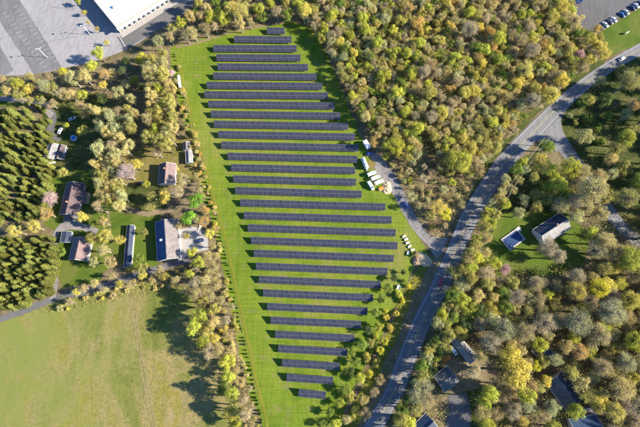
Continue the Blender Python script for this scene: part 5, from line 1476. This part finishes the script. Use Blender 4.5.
def label_all():
    groups = {}
    for t in TREES:
        x, y = t['px']
        t['small'] = t['kind'] in ('leafy', 'airy') and t['r'] < 3.3
        lm = LAND
        if t['kind'] == 'pine':
            t['zone'] = 'in the upper conifer grove at the left edge' if y < 228 else 'in the lower conifer grove at the left edge'
            t['tone'] = random.uniform(0.55, 1.3)
            up = y < 228
            y0, y1 = (104, 222) if up else (236, 316)
            v = ('top', 'middle', 'bottom')[min(2, int(3 * (y - y0) / (y1 - y0)))]
            w = 'frame side' if x < 12 else ('right side' if x > 36 else 'centre')
            tw = 'dark' if t['tone'] < 0.8 else ('pale' if t['tone'] > 1.08 else 'mid green')
            sw = 'tall' if t['h'] > 8.2 else ('small' if t['h'] < 5.6 else 'middling')
            t['pl'] = '%s %s conifer near the %s of the %s grove, %s' % (sw, tw, v, 'upper' if up else 'lower', w)
            t['key'] = ('pine', t['pl'])
            t['d'] = x
        else:
            d, (q, nm) = min((math.hypot(x - a[0], y - a[1]), (a, b)) for a, b in lm)
            dx, dy = x - q[0], y - q[1]
            rel = ('left of ' if dx < 0 else 'right of ') if abs(dx) > abs(dy) else ('above ' if dy < 0 else 'below ')
            t['zone'] = rel + nm
            t['d'] = d
            t['key'] = (t['kind'], t['small'], t['col'], t['zone'])
        groups.setdefault(t['key'], []).append(t)
    for key, g in groups.items():
        g.sort(key=lambda t: t['d'])
        for i, t in enumerate(g):
            c = CW.get(t['col'], t['col'])
            base = ('small ' if t['small'] else '') + c + ' ' + KW[t['kind']]
            if t['kind'] == 'pine':
                t['label'] = (['leftmost', 'second', 'third', 'fourth', 'fifth', 'sixth', 'seventh'][i] + ' ' if 1 < len(g) <= 7 else '') + t['pl']
                t['group'] = 'conifers ' + t['zone']
            else:
                if len(g) == 1:
                    t['label'] = base + ' ' + t['zone']
                elif i < 10:
                    t['label'] = NTH[i] + ' ' + base + ' ' + t['zone']
                else:
                    t['label'] = 'outlying ' + base + ' ' + t['zone']
                t['group'] = {'leafy': 'leafy trees', 'tall': 'tall leafy trees', 'young': 'small budding trees', 'airy': 'open-crowned trees', 'bare': 'budding trees', 'bush': 'shrubs'}[t['kind']] + (' of the left yards and hedgerows' if x < 260 else ' of the woods and roadside')


label_all()
SETS = {'leafy': LEAFY, 'tall': LEAFY, 'young': BARE, 'airy': AIRY, 'bare': BARE, 'pine': PINE, 'bush': BUSH}
for i, t in enumerate(TREES):
    cm, tm = random.choice(BIG[t['kind']] if t['r'] > 4.9 and t['kind'] in BIG else SETS[t['kind']])
    nm = NM[t['kind']]
    if t['small']:  # ordinary trees with small crowns, named apart by crown radius alone
        nm = nm.replace('_tree', '_sapling')
    e = thing(nm, t['label'], CATS[t['kind']], (t['b'][0], t['b'][1], 0), random.uniform(0, 6.28), t['group'])
    r, h = t['r'], t['h']
    sx, sy = r * random.uniform(0.9, 1.12), r * random.uniform(0.9, 1.12)
    e.scale = (sx, sy, {'leafy': h / 2.9, 'tall': h / 2.9, 'young': h / 2.9, 'airy': h / 2.9, 'bare': h / 2.9, 'pine': h / 4.0, 'bush': h / 1.35}[t['kind']])
    c = PAL[t['col']]
    b = random.uniform(0.82, 1.2) if t['kind'] != 'pine' else t['tone']
    hue = random.uniform(-0.06, 0.05)
    o = mesh_obj('foliage' if t['kind'] == 'bush' else 'crown', cm, e)
    o.color = (c[0] * b * (1 + hue), c[1] * b, c[2] * b * (1 - hue), 1)
    mesh_obj('stem' if t['kind'] == 'bush' else 'trunk', tm, e)


# ------------------------------------------------------------------ clipped hedge plants along the field edge
def hedge():
    line = [P(x, y) for x, y in catmull([(174, 52), (178, 72), (184, 98), (192, 130), (203, 170), (214, 208), (222, 240), (231, 280), (240, 322), (249, 362), (258, 402), (264, 436)], 12)]
    pm = []
    for k in range(3):
        n = 260
        z = rng.random(n)
        t = rng.uniform(0, 2 * np.pi, n)
        r = np.sqrt(np.clip(1 - (z * 1.02 - 0.1) ** 2, 0, 1)) * (1 - 0.35 * z)
        C = np.stack([r * np.cos(t), r * np.sin(t), z * 3.0], 1)
        V, Fq = quad_cloud(C, np.stack([np.cos(t), np.sin(t), z], 1) + unit(n) * 0.4, rng.uniform(0.16, 0.28, n), 0.8)
        pm.append(np_mesh('hedge_plant', V, Fq, 'needles'))
    acc, last = 0.0, line[0]
    seen = {}
    k = 0
    for a, b in zip(line[:-1], line[1:]):
        L = (b - a).length
        s = -acc
        while True:
            s += 2.15
            if s > L:
                break
            p = a.lerp(b, s / L)
            k += 1
            acc = 0
            p += Vector((random.uniform(-.3, .3), random.uniform(-.6, .6), 0))
            if random.random() < 0.07:
                continue
            o = mesh_obj('hedge_plant', pm[k % 3], None, (p.x + random.uniform(-.15, .15), p.y + random.uniform(-.15, .15), 0.0))
            q = random.uniform(0.38, 0.72)
            o.scale = (q, q, q * random.uniform(0.9, 1.15))
            o.rotation_euler = (0, 0, random.uniform(0, 6))
            o.color = (0.06 * q / 0.5, 0.085 * q / 0.5, 0.025, 1)
            hy = Q((p.x, p.y, 0))[1]
            ri = min(range(len(ROWS)), key=lambda q: abs(ROWS[q][1] - hy))
            rc = seen.get(ri, 0)
            seen[ri] = rc + 1
            rn = (ORD[ri] if ri < 20 else (ORD[31 - ri] + ' lowest' if ri < 31 else 'bottommost')) + ' panel row'
            cw = ['topmost', 'second', 'third', 'fourth', 'fifth', 'sixth', 'seventh', 'eighth', 'ninth', 'tenth', 'eleventh', 'twelfth', 'thirteenth', 'fourteenth', 'fifteenth', 'sixteenth'][min(rc, 15)]
            tag(o, cw + ' dark evergreen in the hedge line level with the ' + rn, 'hedge plant', 'hedge plants along the left edge of the field')
        acc = L - (s - 2.15)


hedge()


# ------------------------------------------------------------------ undergrowth under the woods (uncountable)
def undergrowth():
    zones = [([(300, -10), (575, -10), (605, 40), (605, 54), (545, 98), (495, 152), (465, 200), (440, 240), (425, 232), (396, 172), (366, 136), (340, 75), (310, 25)], 120000),
             ([(452, 262), (486, 215), (540, 150), (600, 200), (690, 250), (690, 440), (400, 440), (440, 330)], 100000),
             ([(0, 80), (60, 72), (140, 50), (200, 2), (300, -8), (290, 18), (176, 46), (186, 100), (216, 214), (230, 270), (256, 440), (238, 440), (204, 320), (184, 270), (196, 180), (150, 150), (100, 160), (60, 108)], 22000),
             ([(420, 250), (432, 262), (404, 340), (360, 440), (320, 440), (352, 380), (388, 300)], 6000),
             ([(40, 312), (60, 298), (190, 264), (190, 286), (60, 312)], 4000),
             ([(560, 115), (600, 75), (690, 45), (690, 230), (640, 230), (600, 180), (568, 140)], 8000)]
    Cs = []
    cl = [ROADPX, FIELD] + CLEAR[2:] + [[(488, 214), (520, 204), (562, 206), (586, 232), (582, 258), (556, 268), (502, 268), (484, 246)], [(536, 141), (562, 112), (574, 146), (556, 154)],
                                        [(446, 362), (480, 352), (500, 372), (500, 382), (458, 392), (446, 376)]]
    for poly, n in zones:
        xs, ys = [p[0] for p in poly], [p[1] for p in poly]
        got = 0
        rs = random.Random(n)
        while got < n // 6:
            x, y = rs.uniform(min(xs), max(xs)), rs.uniform(min(ys), max(ys))
            if not inside(x, y, poly) or any(inside(x, y, q) for q in cl):
                got += 0.12
                continue
            p = P(x, y)
            hgt = rs.uniform(0.2, 1.3) if n < 25000 else rs.uniform(0.5, 5.5)
            sg = 0.7 if hgt < 1.3 else 1.0
            for k in range(6):
                Cs.append((p.x + rs.gauss(0, sg), p.y + rs.gauss(0, sg), rs.uniform(0.05 if hgt < 1.3 else hgt * 0.45, hgt)))
            got += 1
    C = np.array(Cs)
    n = len(C)
    V, Fq = quad_cloud(C, unit(n) + np.array([0, 0, 0.6]), rng.uniform(0.10, 0.30, n), 0.7)
    o = mesh_obj('undergrowth', np_mesh('undergrowth', V, Fq, 'undergrowth_leaves'))
    o['kind'] = 'stuff'
    tag(o, 'brown and olive undergrowth and leaf litter between the trees', 'undergrowth')


undergrowth()
